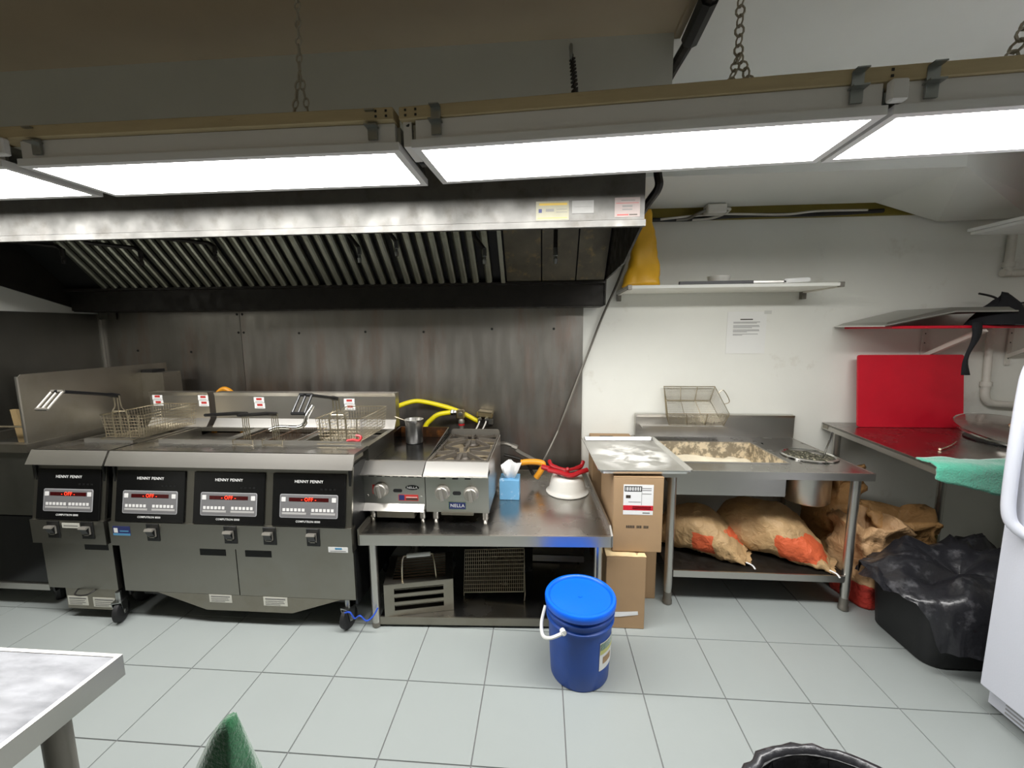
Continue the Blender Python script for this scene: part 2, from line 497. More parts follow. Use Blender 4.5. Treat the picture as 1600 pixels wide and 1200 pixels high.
def frame(o, x, y, z=None):
    """matrix from an origin and in-plane axes"""
    x = Vector(x).normalized(); y = Vector(y).normalized(); z = x.cross(y).normalized()
    m = Matrix((x, y, z)).transposed().to_4x4(); m.translation = Vector(o)
    return m
FRONT = lambda o: frame(o, (1, 0, 0), (0, 0, 1))     # plane facing the camera (-Y)

def fbm(p, oct_=4, s=1.0):
    return mnoise.fractal(Vector(p) * s, 1.0, 2.0, oct_)
def ridge(p, s=1.0):
    return 1 - abs(mnoise.noise(Vector(p) * s)) * 2

def bez(pts, n=8):
    """Catmull-Rom through points"""
    P = [Vector(p) for p in pts]; out = []
    for i in range(len(P) - 1):
        p0 = P[max(i - 1, 0)]; p1 = P[i]; p2 = P[i + 1]; p3 = P[min(i + 2, len(P) - 1)]
        for k in range(n):
            t = k / n
            out.append(0.5 * ((2 * p1) + (p2 - p0) * t + (2 * p0 - 5 * p1 + 4 * p2 - p3) * t * t + (3 * p1 - p0 - 3 * p2 + p3) * t ** 3))
    out.append(P[-1])
    return out

def rrect(hx, hy, r, n=5):
    pts = []
    for cx, cyy, a0 in ((hx - r, hy - r, 0), (-hx + r, hy - r, PI / 2), (-hx + r, -hy + r, PI), (hx - r, -hy + r, 3 * PI / 2)):
        for k in range(n + 1):
            a = a0 + PI / 2 * k / n
            pts.append((cx + r * math.cos(a), cyy + r * math.sin(a)))
    return pts

WALL_Y, LEFT_X, RIGHT_X, REAR_Y = 2.88, -3.28, 3.3, -2.6
TILE, JOINT = 0.3325, 0.0028

# ================================================================== THE ROOM
floor = struct(MB().box(LEFT_X, RIGHT_X, REAR_Y, WALL_Y, -0.06, -0.004), 'floor', 'grout', 'pale grey square ceramic tile floor with thin dark joints', 'floor')
tm = MB()
h = (TILE - JOINT) / 2; c_ = 0.0012
tm.add([(-h, -h, -0.006), (h, -h, -0.006), (h, h, -0.006), (-h, h, -0.006), (-h + c_, -h + c_, 0), (h - c_, -h + c_, 0), (h - c_, h - c_, 0), (-h + c_, h - c_, 0)],
       [(4, 5, 6, 7), (0, 1, 5, 4), (1, 2, 6, 5), (2, 3, 7, 6), (3, 0, 4, 7)])
tile0 = tm.build('tile', 'tile', floor, local=True)
first = True
rest = MB()
for i in range(-11, 11):
    for j in range(-13, 4):
        cx = 0.087 + TILE * (i + 0.5); cyy = 1.575 + TILE * (j + 0.5)
        if cx - h < LEFT_X or cx + h > RIGHT_X + 0.2 or cyy + h > WALL_Y + 0.2 or cyy < REAR_Y: continue
        if cyy < -0.5:
            x0, x1, y0, y1 = cx - h, min(cx + h, RIGHT_X), cyy - h, cyy + h
            rest.add([(x0, y0, 0), (x1, y0, 0), (x1, y1, 0), (x0, y1, 0)], [(0, 1, 2, 3)])
            continue
        t = tile0 if first else tile0.copy()
        if not first:
            COL.objects.link(t); t.parent = floor
        first = False
        t.location = (cx, cyy, random.uniform(-0.0004, 0.0004))
tag(rest.build('far_tiles', 'tile', floor), kind='stuff')

struct(MB().box(LEFT_X - 0.1, RIGHT_X + 0.1, WALL_Y, WALL_Y + 0.1, -0.06, 2.75), 'wall_back', 'wall_white', 'off-white painted back wall with scuffs', 'wall')
struct(MB().box(LEFT_X - 0.1, LEFT_X, REAR_Y, WALL_Y, -0.06, 2.75), 'wall_left', 'wall_white', 'painted wall at the left end behind the hood', 'wall')
struct(MB().box(RIGHT_X, RIGHT_X + 0.1, REAR_Y, WALL_Y, -0.06, 2.75), 'wall_right', 'wall_white', 'painted wall at the right end behind the fridge', 'wall')
struct(MB().box(LEFT_X - 0.1, RIGHT_X + 0.1, REAR_Y - 0.1, REAR_Y, -0.06, 2.75), 'wall_rear', 'wall_white', 'painted wall behind the viewer', 'wall')
struct(MB().box(0.475, RIGHT_X, REAR_Y, WALL_Y, 2.66, 2.75), 'ceiling', 'ceiling_white', 'pale grey painted ceiling at the right', 'ceiling')
struct(MB().box(LEFT_X, 0.475, REAR_Y, 1.70, 2.575, 2.66), 'ceiling', 'ceiling_tan', 'tan painted lowered ceiling above the hood', 'ceiling')
struct(MB().box(0.475, 0.50, 0.4, 1.71, 2.56, 2.66), 'trim_1', 'ceiling_tan', 'tan end trim of the lowered ceiling', 'trim')
struct(MB().box(LEFT_X, 0.475, 1.70, WALL_Y, 2.24, 2.575), 'wall_enclosure', 'enclosure', 'grey boxed-in face above the exhaust hood', 'wall')

# boxed-in ceiling over the flour station, sagging at its right end
sf = MB()
z0, zt = 2.26, 2.66
A = (0.42, 2.235); B = (2.01, 2.24); Cc = (2.78, 2.72); D = (0.42, 2.80); Ee = (2.02, 2.80)
sf.add([(*A, z0), (*B, z0), (*Ee, z0), (*D, z0)], [(0, 1, 2, 3)])
sf.add([(*B, z0), (*Cc, z0), (2.96, 2.86, 2.165), (2.44, 2.86, 2.152), (*Ee, z0)], [(0, 1, 2), (0, 2, 3), (0, 3, 4)])
sf.add([(*Cc, z0), (3.3, 2.86, 2.165), (2.96, 2.86, 2.165)], [(0, 1, 2)])
sf.add([(*A, z0), (*B, z0), (*B, zt), (*A, zt)], [(0, 1, 2, 3)])
sf.add([(*B, z0), (*Cc, z0), (*Cc, zt), (*B, zt)], [(0, 1, 2, 3)])
sf.add([(*Cc, z0), (3.3, 2.86, 2.165), (3.3, 2.86, zt), (*Cc, zt)], [(0, 1, 2, 3)])
sf.add([(*A, z0), (*A, zt), (*D, zt), (*D, z0)], [(0, 1, 2, 3)])
sf.add([(*D, z0), (*D, zt), (*Ee, zt), (*Ee, z0)], [(0, 1, 2, 3)])
sf.add([(*Ee, z0), (*Ee, zt), (2.44, 2.86, zt), (2.44, 2.86, 2.152)], [(0, 1, 2, 3)])
struct(sf, 'ceiling_soffit', 'ceiling_white', 'low white boxed-in ceiling above the flour table with a sagging corner', 'ceiling')
struct(MB().box(0.42, 2.35, 2.855, 2.88, 2.20, 2.28), 'trim_2', 'olive', 'olive strip showing in the gap above the back wall', 'trim')

# cables lying in the gap at the wall top
def cable(name, pts, r, material, label, cat='cable', n=6, group=None):
    m = MB(); m.tube(bez(pts, 6), r, n)
    return solo(m, name, material, label, cat, group, smooth=True)
cable('cable', [(0.62, 2.84, 2.205), (0.95, 2.84, 2.20), (1.3, 2.84, 2.215), (1.7, 2.84, 2.21), (2.1, 2.84, 2.222)], 0.013, 'dark_wire', 'thick black cable lying in the gap at the top of the back wall')
cable('cable', [(0.75, 2.825, 2.20), (0.95, 2.822, 2.215), (1.15, 2.822, 2.222), (1.5, 2.822, 2.21), (1.7, 2.825, 2.225), (2.0, 2.83, 2.225)], 0.007, 'pipe_white', 'thin white cable draped along the gap at the top of the back wall')
jb = thing('junction_box', 'small metal junction box hanging with cables under the low ceiling', 'junction box', (1.05, 2.78, 2.24))
MB().cbox(0.995, 1.11, 2.70, 2.78, 2.20, 2.255, 0.006).build('box', 'pipe_white', jb)
MB().box(1.03, 1.045, 2.74, 2.755, 2.25, 2.262).build('hanger', 'galvanised', jb)
MB().tube(bez([(1.0, 2.74, 2.228), (0.96, 2.77, 2.215), (0.92, 2.82, 2.20), (0.85, 2.83, 2.195)], 6), 0.009, 6).build('armoured_cable', 'pipe_grey', jb, smooth=True)
MB().tube(bez([(1.10, 2.74, 2.235), (1.15, 2.76, 2.235), (1.135, 2.81, 2.22), (1.06, 2.83, 2.20), (0.95, 2.835, 2.195)], 6), 0.008, 6).build('armoured_cable', 'pipe_white', jb, smooth=True)

# steel cladding sheets on the walls
def sheet(x0, x1, label, bolts, material='steel_wall'):
    t = thing('steel_wall_sheet', label, 'wall panel', ((x0 + x1) / 2, WALL_Y - 0.006, 0.0), group='steel wall sheets')
    MB().box(x0, x1, WALL_Y - 0.012, WALL_Y - 0.001, 0.0, 1.66).build('sheet', material, t)
    for bx, bz in bolts:
        MB(frame((bx, WALL_Y - 0.012, bz), (1, 0, 0), (0, 0, 1))).lathe([(0.009, 0), (0.007, 0.004), (0.0, 0.005)], n=8).build('screw', 'dark_wire', t)
sheet(LEFT_X + 0.012, -2.182, 'darker steel cladding sheet behind the single fryer in the corner', [(-3.0, 1.372), (-2.58, 1.361), (-2.2, 1.63), (-2.2, 1.50)], 'steel_wall')
sheet(-2.178, 0.273, 'long heat-tinted steel cladding sheet with painted-in reflections behind the triple fryer and griddle',
      [(-1.743, 1.493), (-1.253, 1.499), (-0.833, 1.496), (-0.351, 1.513), (0.075, 1.511), (-2.16, 1.63), (-2.16, 1.50)])
ls = thing('steel_wall_sheet', 'steel cladding sheet on the left end wall below the white paint', 'wall panel', (LEFT_X + 0.006, 1.9, 0), group='steel wall sheets')
MB().box(LEFT_X + 0.001, LEFT_X + 0.011, 0.4, WALL_Y - 0.013, 0.0, 1.64).build('sheet', 'steel_wall_dark', ls)
MB().box(LEFT_X + 0.011, LEFT_X + 0.02, WALL_Y - 0.03, WALL_Y - 0.013, 0.0, 1.64).build('corner_strip', 'steel', ls)

# ================================================================== EXHAUST HOOD
HX0, HX1, HY = LEFT_X + 0.03, 0.39, 1.70
hood = thing('exhaust_hood', 'long stainless exhaust hood with baffle filters above the fryers', 'exhaust hood', ((HX0 + HX1) / 2, 2.3, 1.65))
fp = MB()
fp.box(HX0, HX1, HY, HY + 0.012, 1.925, 2.24)
fp.build('front_panel', 'steel_hood', hood)
MB().prism([(HY - 0.008, 1.898), (HY - 0.008, 1.922), (HY + 0.012, 1.926), (HY + 0.012, 1.898)], 'x', HX0, HX1 + 0.004).build('front_lip', 'steel_hood', hood)
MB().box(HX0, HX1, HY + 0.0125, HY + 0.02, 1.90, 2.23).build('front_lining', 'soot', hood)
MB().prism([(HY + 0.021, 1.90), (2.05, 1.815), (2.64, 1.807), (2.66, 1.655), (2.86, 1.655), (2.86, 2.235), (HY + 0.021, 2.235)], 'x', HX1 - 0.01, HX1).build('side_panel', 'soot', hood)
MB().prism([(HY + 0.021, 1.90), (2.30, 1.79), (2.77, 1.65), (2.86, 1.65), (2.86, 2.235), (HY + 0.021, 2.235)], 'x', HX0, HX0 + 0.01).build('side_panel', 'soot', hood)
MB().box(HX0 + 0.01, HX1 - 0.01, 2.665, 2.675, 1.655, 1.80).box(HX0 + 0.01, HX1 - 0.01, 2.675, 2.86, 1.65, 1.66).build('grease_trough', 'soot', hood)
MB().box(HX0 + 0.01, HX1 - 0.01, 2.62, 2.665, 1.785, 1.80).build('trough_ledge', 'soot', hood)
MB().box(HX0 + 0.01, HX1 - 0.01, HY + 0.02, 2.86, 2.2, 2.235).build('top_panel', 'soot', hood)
# filter plane: bottom (2.65, 1.80) rising to (2.25, 2.20)
sl = Vector((0, -0.40, 0.40)).normalized(); nrm = Vector((0, -1, -1)).normalized()
BK = MB()
BK.quad((HX0 + .01, 2.67, 1.80), (HX1 - .01, 2.67, 1.80), (HX1 - .01, 2.27, 2.20), (HX0 + .01, 2.27, 2.20))
BK.build('filter_backing', 'black_gap', hood)
Mf = lambda x: frame((x, 2.645, 1.80), (1, 0, 0), sl)      # local x across, y up the slope, z = x cross sl
bm_ = MB()
W_, LEN = 0.052, 0.56
# a rounded hat section strip
prof = [(-W_ / 2, 0.0), (-W_ / 2 + 0.006, 0.014), (-W_ / 2 + 0.016, 0.02), (W_ / 2 - 0.016, 0.02), (W_ / 2 - 0.006, 0.014), (W_ / 2, 0.0)]
zdir = Vector((1, 0, 0)).cross(sl); sgn = 1 if zdir.dot(nrm) > 0 else -1
bm_.prism([(a, b * sgn) for a, b in prof], 'y', 0, LEN)
base_mesh = None
x = -2.93
k = 0
while x < -0.27:
    if base_mesh is None:
        mb = MB(Mf(x)); mb.v = [mb.M @ p for p in bm_.v]; mb.f = bm_.f
        b0 = mb.build('baffle', 'baffle', hood); base_mesh = b0; x_first = x
    else:
        b = base_mesh.copy(); COL.objects.link(b); b.parent = hood; b.location = (x - x_first, 0, 0)
    k += 1
    x += 0.0725 if k % 7 else 0.084
fe = MB(Mf(-0.245)); fe.box(-0.012, 0.012, 0, LEN, -0.004, 0.022) if sgn > 0 else fe.box(-0.012, 0.012, 0, LEN, -0.022, 0.004)
fe.build('filter_frame', 'baffle', hood)
for x0, x1 in ((-0.222, -0.012), (-0.004, 0.196), (0.204, 0.372)):
    p = MB(Mf(0)); p.box(x0, x1, 0.0, LEN, min(0, 0.012 * sgn), max(0, 0.012 * sgn)); p.build('flat_filter_panel', 'hood_panel', hood)
def nozzle(x, y, ztip, pipe_from, tip_mat='galvanised'):
    n = MB(); n.tube([Vector(q) for q in pipe_from] + [Vector((x, y, ztip + 0.075))], 0.011, 8)
    o = n.build('nozzle_pipe', 'soot', hood, smooth=True)
    MB().lathe([(0.012, 0.08), (0.012, 0.04), (0.008, 0.038), (0.008, 0.025), (0.011, 0.022), (0.009, 0.0)], (x, y, ztip), 8).build('nozzle_tip', tip_mat, o, smooth=True)
for x, y, z in ((-0.972, 2.2, 1.865), (-0.769, 2.2, 1.893), (-0.304, 2.2, 1.845), (0.064, 2.2, 1.84)):
    nozzle(x, y, z, [(x - (0.06 if x < -0.2 else 0), y, 2.19), (x - (0.05 if x < -0.2 else 0), y, z + 0.14)])
for x, y, z in ((-2.215, 2.2, 1.872), (-1.781, 2.2, 1.888), (-2.683, 2.2, 1.891)):
    nozzle(x, y, z, [(x - 0.32, y, z + 0.13), (x - 0.03, y, z + 0.095)], 'soot')
# service stickers on the hood face
def sticker(parent, x0, x1, z0, z1, y, material, lines=(), name='service_sticker', text=None, border=None):
    s = MB().box(x0, x1, y - 0.0012, y, z0, z1).build(name, material, parent)
    for (a, b, c, d, mt) in lines:
        w, hh = x1 - x0, z1 - z0
        MB().box(x0 + a * w, x0 + b * w, y - 0.0018, y - 0.0012, z0 + c * hh, z0 + d * hh).build('printed_line', mt, s)
    return s
sticker(hood, -0.028, 0.10, 1.929, 2.0, HY, 'hood_sticker_cream', [(0.05, 0.95, 0.10, 0.13, 'gold_print'), (0.3, 0.55, 0.45, 0.6, 'grey_print'), (0.1, 0.95, 0.78, 0.9, 'gold_print'), (0.62, 0.95, 0.4, 0.43, 'grey_print'), (0.62, 0.95, 0.55, 0.58, 'grey_print'), (0.08, 0.18, 0.4, 0.6, 'sticker_blue')])
sticker(hood, 0.112, 0.196, 1.951, 2.0, HY, 'hood_sticker_white', [(0.0, 1.0, 0.0, 0.03, 'grey_print'), (0.0, 1.0, 0.97, 1.0, 'grey_print'), (0.1, 0.9, 0.5, 0.52, 'grey_print')])
sticker(hood, 0.276, 0.372, 1.934, 2.006, HY, 'hood_sticker_pink', [(0.25, 0.8, 0.82, 0.88, 'grey_print'), (0.05, 0.95, 0.70, 0.72, 'sticker_red'), (0.3, 0.7, 0.5, 0.6, 'grey_print'), (0.3, 0.7, 0.35, 0.42, 'grey_print'), (0.1, 0.55, 0.08, 0.14, 'sticker_red'), (0.58, 0.9, 0.08, 0.14, 'dark_print')])
MB().box(-3.2, -3.13, 2.80, 2.86, 1.60, 1.655).build('mounting_foot', 'steel_wall_dark', hood)

# dark conduit running along the ceiling edge and down the hood's right end
cd = thing('conduit', 'dark greasy conduit bundle running down beside the end of the hood', 'conduit', (0.45, 1.8, 2.0))
MB().tube(bez([(0.505, 0.9, 2.53), (0.505, 1.45, 2.50), (0.51, 1.585, 2.50), (0.49, 1.90, 2.49), (0.47, 2.05, 2.42)], 6), 0.020, 8).build('pipe', 'soot', cd, smooth=True)
MB().tube(bez([(0.53, 0.9, 2.54), (0.53, 1.5, 2.53), (0.525, 1.7, 2.53), (0.51, 2.05, 2.52)], 6), 0.015, 8).build('pipe', 'pipe_grey', cd, smooth=True)
MB().tube(bez([(0.505, 1.44, 2.505), (0.505, 1.52, 2.50), (0.508, 1.62, 2.50)], 6), 0.031, 8).build('wrapping', 'black_paint', cd, smooth=True)
MB().tube(bez([(0.455, 1.80, 2.24), (0.452, 1.77, 2.12), (0.455, 1.76, 2.06), (0.44, 1.86, 2.03), (0.42, 1.98, 1.99)], 6), 0.017, 8).build('lower_pipe', 'soot', cd, smooth=True)
MB().tube(bez([(0.49, 1.93, 2.48), (0.50, 1.97, 2.40), (0.49, 1.98, 2.28)], 6), 0.004, 5).build('loose_wire', 'dark_wire', cd, smooth=True)

# ================================================================== HANGING LIGHTS
def make_fixture():
    t = thing('hanging_light', 'x', 'light', (0, 0, 2.02))
    L2, W2 = 0.61, 0.15
    M0 = Matrix.Translation((0, 0, 2.02))
    b = MB(M0); b.box(-L2 + 0.012, L2 - 0.012, -W2 + 0.006, W2 - 0.006, 0.022, 0.075); b.build('housing', 'fixture_white', t)
    r = MB(M0)
    for (x0, x1, y0, y1) in ((-L2, L2, -W2, -W2 + 0.022), (-L2, L2, W2 - 0.022, W2), (-L2, -L2 + 0.022, -W2 + 0.022, W2 - 0.022), (L2 - 0.022, L2, -W2 + 0.022, W2 - 0.022)):
        r.box(x0, x1, y0, y1, 0.0, 0.022)
    r.build('frame', 'fixture_trim', t)
    d = MB(M0); d.quad((-L2 + 0.02, -W2 + 0.02, 0.006), (-L2 + 0.02, W2 - 0.02, 0.006), (L2 - 0.02, W2 - 0.02, 0.006), (L2 - 0.02, -W2 + 0.02, 0.006))
    d.build('diffuser', 'lamp_panel', t)
    for sx in (-1, 1):
        g = MB(M0)
        xx = sx * (L2 - 0.075)
        g.box(xx - 0.014, xx + 0.014, -W2 - 0.004, -W2 + 0.002, 0.03, 0.10)
        g.box(xx - 0.018, xx + 0.018, -W2 - 0.022, -W2 + 0.004, 0.062, 0.066)
        g.box(xx - 0.014, xx + 0.014, -W2 - 0.024, -W2 - 0.004, 0.10, 0.103)
        g.build('clip_bracket', 'galvanised', t)
        e = MB(M0); xe = sx * L2
        e.box(min(xe, xe - sx * 0.012), max(xe, xe - sx * 0.012), -W2 + 0.02, W2 - 0.03, 0.022, 0.07); e.build('end_plate', 'galvanised', t)
    return t
fx0 = make_fixture()
ROT_B = math.radians(-3.6)
fix = [((-1.025, 1.398, 2.02), math.radians(-0.3), 'hanging LED panel light above the single fryer and triple fryer, left of the gap'),
       ((-2.295, 1.40, 2.02), math.radians(-0.2), 'hanging LED panel light at the far left edge of the photo'),
       ((0.243, 1.345, 2.02), ROT_B, 'hanging LED panel light above the blue bucket, right of the gap'),
       ((1.475, 1.268, 2.02), ROT_B, 'hanging LED panel light at the right edge above the white fridge')]
for i, (loc, rz, lab) in enumerate(fix):
    o = fx0 if i == 0 else copy_tree(fx0)
    place(o, loc, rz); o['label'] = lab; o['group'] = 'row of hanging LED panel lights'
# cable connector boxes between the lights
for (x, y, lab) in ((-1.66, 1.235, 'small pale connector box between the two left lights'), (0.855, 1.152, 'small pale connector box between the two right lights')):
    m = MB(); m.cbox(x - 0.02, x + 0.02, y - 0.012, y + 0.01, 2.045, 2.095, 0.004)
    solo(m, 'connector_box', 'fixture_white', lab, 'connector box', 'light connector boxes')
gb = thing('driver_box', 'light driver with loose wires in the gap between the middle lights', 'driver box', (-0.385, 1.30, 2.03))
MB().box(-0.402, -0.378, 1.25, 1.36, 2.03, 2.10).build('case', 'fixture_white', gb)
MB().tube(bez([(-0.39, 1.25, 2.09), (-0.372, 1.30, 2.06), (-0.37, 1.36, 2.05), (-0.385, 1.40, 2.04)], 5), 0.006, 6).build('wire', 'dark_wire', gb, smooth=True)
MB().cbox(-0.395, -0.372, 1.37, 1.40, 2.028, 2.06, 0.003).build('plug', 'black_paint', gb)

# wooden battens carrying the lights
def batten(loc, rz, x0, x1, label):
    t = thing('wooden_batten', label, 'batten', loc, rz, 'battens carrying the lights')
    MB().cbox(x0, x1, -0.03, 0.03, 0.0, 0.034, 0.002).build('plank', 'batten', t, local=True)
    for kx in (x0 + 0.02, x0 + 0.05, x1 - 0.02, x1 - 0.05, (x0 + x1) / 2):
        for dz in (0.01, 0.024):
            MB(Matrix.Translation((kx, -0.031, dz))).box(-0.003, 0.003, -0.0008, 0.001, -0.003, 0.003).build('nail_head', 'dark_wire', t, local=True)
    return t
batten((-1.66, 1.268, 2.0965), math.radians(-0.3), -1.25, 1.235, 'tan wooden batten resting on the two left lights')
batten((0.85, 1.185, 2.0965), ROT_B, -1.26, 1.25, 'tan wooden batten resting on the two right lights')

def chain(pts, label, link_len=0.030, r=0.0028, w=0.0085, material='chain', legs=None):
    m = MB()
    def run(P):
        P = [Vector(q) for q in P]
        for a, b in zip(P[:-1], P[1:]):
            d = b - a; n = max(1, int(d.length / (link_len * 0.78))); t = d.normalized()
            s = t.cross(Vector((0.3, 1, 0.1))).normalized(); s2 = t.cross(s)
            for k in range(n):
                c = a + d * ((k + 0.5) / n)
                u = s if k % 2 else (s2 * 0.8 + s * 0.6).normalized()
                ring = []
                for q in range(10):
                    an = 2 * PI * q / 10
                    ring.append(c + t * (math.cos(an) * link_len * 0.5) + u * (math.sin(an) * w * (1 - 0.25 * math.cos(2 * an))))
                m.tube(ring, r, 4, closed=True)
    run(pts)
    for l in legs or []: run(l)
    return solo(m, 'hanging_chain', material, label, 'chain', 'chains holding the lights', smooth=True)
zb = 2.132
chain([(-0.71, 1.285, 2.57), (-0.715, 1.275, 2.26)], 'pale chain hanging from the tan ceiling to the left batten', legs=[[(-0.715, 1.275, 2.26), (-0.74, 1.27, zb)], [(-0.715, 1.275, 2.26), (-0.69, 1.265, zb)]])
chain([(0.105, 1.68, 2.50), (0.10, 1.45, 2.27), (0.085, 1.24, zb)], 'dark twisted chain tied to a hook on the grey boxed-in face', material='dark_wire', link_len=0.024)
chain([(0.513, 1.25, 2.65), (0.515, 1.24, 2.22)], 'chain above the right part of the light row, beside the dark conduit', legs=[[(0.515, 1.24, 2.22), (0.487, 1.215, zb)], [(0.515, 1.24, 2.22), (0.538, 1.21, zb)]])
chain([(1.2, 1.20, 2.65), (1.19, 1.19, 2.29)], 'chain at the top right corner of the photo', legs=[[(1.19, 1.19, 2.29), (1.12, 1.175, zb)], [(1.19, 1.19, 2.29), (1.215, 1.17, zb)]], link_len=0.036, w=0.011, r=0.0034)
hk = MB(); hk.tube(bez([(0.10, 1.699, 2.54), (0.10, 1.67, 2.535), (0.10, 1.66, 2.50), (0.105, 1.68, 2.48)], 5), 0.006, 6)
solo(hk, 'ceiling_hook', 'galvanised', 'rusty hook in the grey boxed-in face holding the dark chain', 'hook', smooth=True)

# ================================================================== FRYERS
def panel_frame(x0):
    """top-left origin of the sloping control face, y axis up the slope"""
    top = Vector((x0, 1.866, 0.815)); bot = Vector((x0, 1.822, 0.565))
    return frame(bot, (1, 0, 0), top - bot), (top - bot).length

def control_panel(parent, x0, x1, display='OFF'):
    M, Hh = panel_frame(x0)
    w = x1 - x0
    p = MB(M); p.cbox(0, w, 0.0, Hh, -0.004, 0.004, 0.0015)
    P = p.build('control_panel', 'black_panel', parent)
    k = MB(M)
    k0, k1, v0, v1 = 0.04, w - 0.035, 0.042, 0.155
    k.prism([(a + (k0 + k1) / 2, b + (v0 + v1) / 2) for a, b in rrect((k1 - k0) / 2, (v1 - v0) / 2, 0.008, 3)], 'z', 0.004, 0.0052)
    k.build('keypad_rim', 'keypad_rim', P)
    k = MB(M)
    k.prism([(a + (k0 + k1) / 2, b + (v0 + v1) / 2) for a, b in rrect((k1 - k0) / 2 - 0.003, (v1 - v0) / 2 - 0.003, 0.006, 3)], 'z', 0.0052, 0.0058)
    k.build('keypad', 'keypad', P)
    c = (k0 + k1) / 2
    MB(M).box(c - 0.10, c + 0.10, 0.121, 0.139, 0.0058, 0.0066).build('display', 'display', P)
    lettering('- ' + display + ' -', 0.024, M @ Matrix.Translation((c, 0.130, 0.0068)), 'display_digit', P, 'display_digits')
    for ux in (k0 + 0.019, k1 - 0.019):
        MB(M).cbox(ux - 0.0105, ux + 0.0105, 0.119, 0.141, 0.0058, 0.0075, 0.0015).build('button', 'key', P)
    for g in (0, 1):
        for i in range(6):
            ux = k0 + 0.022 + i * 0.0195 + g * (k1 - k0 - 0.146)
            MB(M).box(ux - 0.0065, ux + 0.0065, 0.073, 0.087, 0.0058, 0.007).build('button', 'key', P)
        ua = k0 + 0.012 + g * (k1 - k0 - 0.146)
        MB(M).box(ua, ua + 0.122, 0.058, 0.068, 0.0058, 0.0064).build('label_strip', 'key_strip', P)
    lettering('HENNY PENNY', 0.020, M @ Matrix.Translation((w / 2, 0.216, 0.0045)), 'white_print', P, 'brand_lettering')
    lettering('COMPUTRON 8000', 0.0135, M @ Matrix.Translation((w / 2, 0.024, 0.0045)), 'white_print', P, 'model_lettering')
    for i in range(4):
        MB(M).box(w * 0.66 + i * 0.022, w * 0.66 + i * 0.022 + 0.012, 0.176, 0.184, 0.004, 0.0045).build('indicator', 'black_paint', P)
    return P

def rocker(parent, x, z=0.513, y=1.818):
    s = MB().cbox(x - 0.033, x + 0.033, y - 0.004, y, z - 0.045, z + 0.045, 0.0015).build('switch', 'black_paint', parent)
    MB().prism([(y - 0.004, z - 0.018), (y - 0.014, z - 0.014), (y - 0.026, z + 0.014), (y - 0.022, z + 0.024), (y - 0.004, z + 0.02)], 'x', x - 0.018, x + 0.018).build('rocker', 'black_handle', s)
    MB().prism([(y - 0.026, z + 0.014), (y - 0.030, z + 0.018), (y - 0.024, z + 0.028), (y - 0.006, z + 0.024)], 'x', x - 0.021, x + 0.021).build('guard', 'knob', s)
    fr = MB()
    for (a, b, c, d) in ((-0.019, 0.019, -0.024, -0.019), (-0.019, -0.013, -0.024, 0.02), (0.013, 0.019, -0.024, 0.02)):
        fr.box(x + a, x + b, y - 0.011, y - 0.004, z + c, z + d)
    fr.build('switch_frame', 'knob', s)

def caster(parent, x, y, rot=0.0):
    M = Matrix.Translation((x, y, 0)) @ Matrix.Rotation(rot, 4, 'Z')
    w = MB(M @ Matrix.Translation((0, 0, 0.056)) @ Matrix.Rotation(PI / 2, 4, 'Y'))
    w.lathe([(0.022, -0.016), (0.045, -0.016), (0.055, -0.010), (0.056, 0.0), (0.055, 0.010), (0.045, 0.016), (0.022, 0.016)], n=24)
    c = w.build('caster_wheel', 'rubber', parent, smooth=True)
    f = MB(M)
    for s in (-1, 1):
        f.prism([(-0.012, 0.045), (0.012, 0.045), (0.03, 0.115), (-0.028, 0.118)], 'x', s * 0.021 - 0.0015, s * 0.021 + 0.0015)
    f.box(-0.022, 0.022, -0.028, 0.03, 0.112, 0.118)
    f.build('fork', 'galvanised', c)
    MB(M).lathe([(0.013, 0.118), (0.013, 0.165)], n=10).build('stem', 'galvanised', c)
    MB(M @ Matrix.Translation((0, 0, 0.056)) @ Matrix.Rotation(PI / 2, 4, 'Y')).lathe([(0.012, -0.025), (0.012, 0.025)], n=10).build('axle', 'chrome', c)

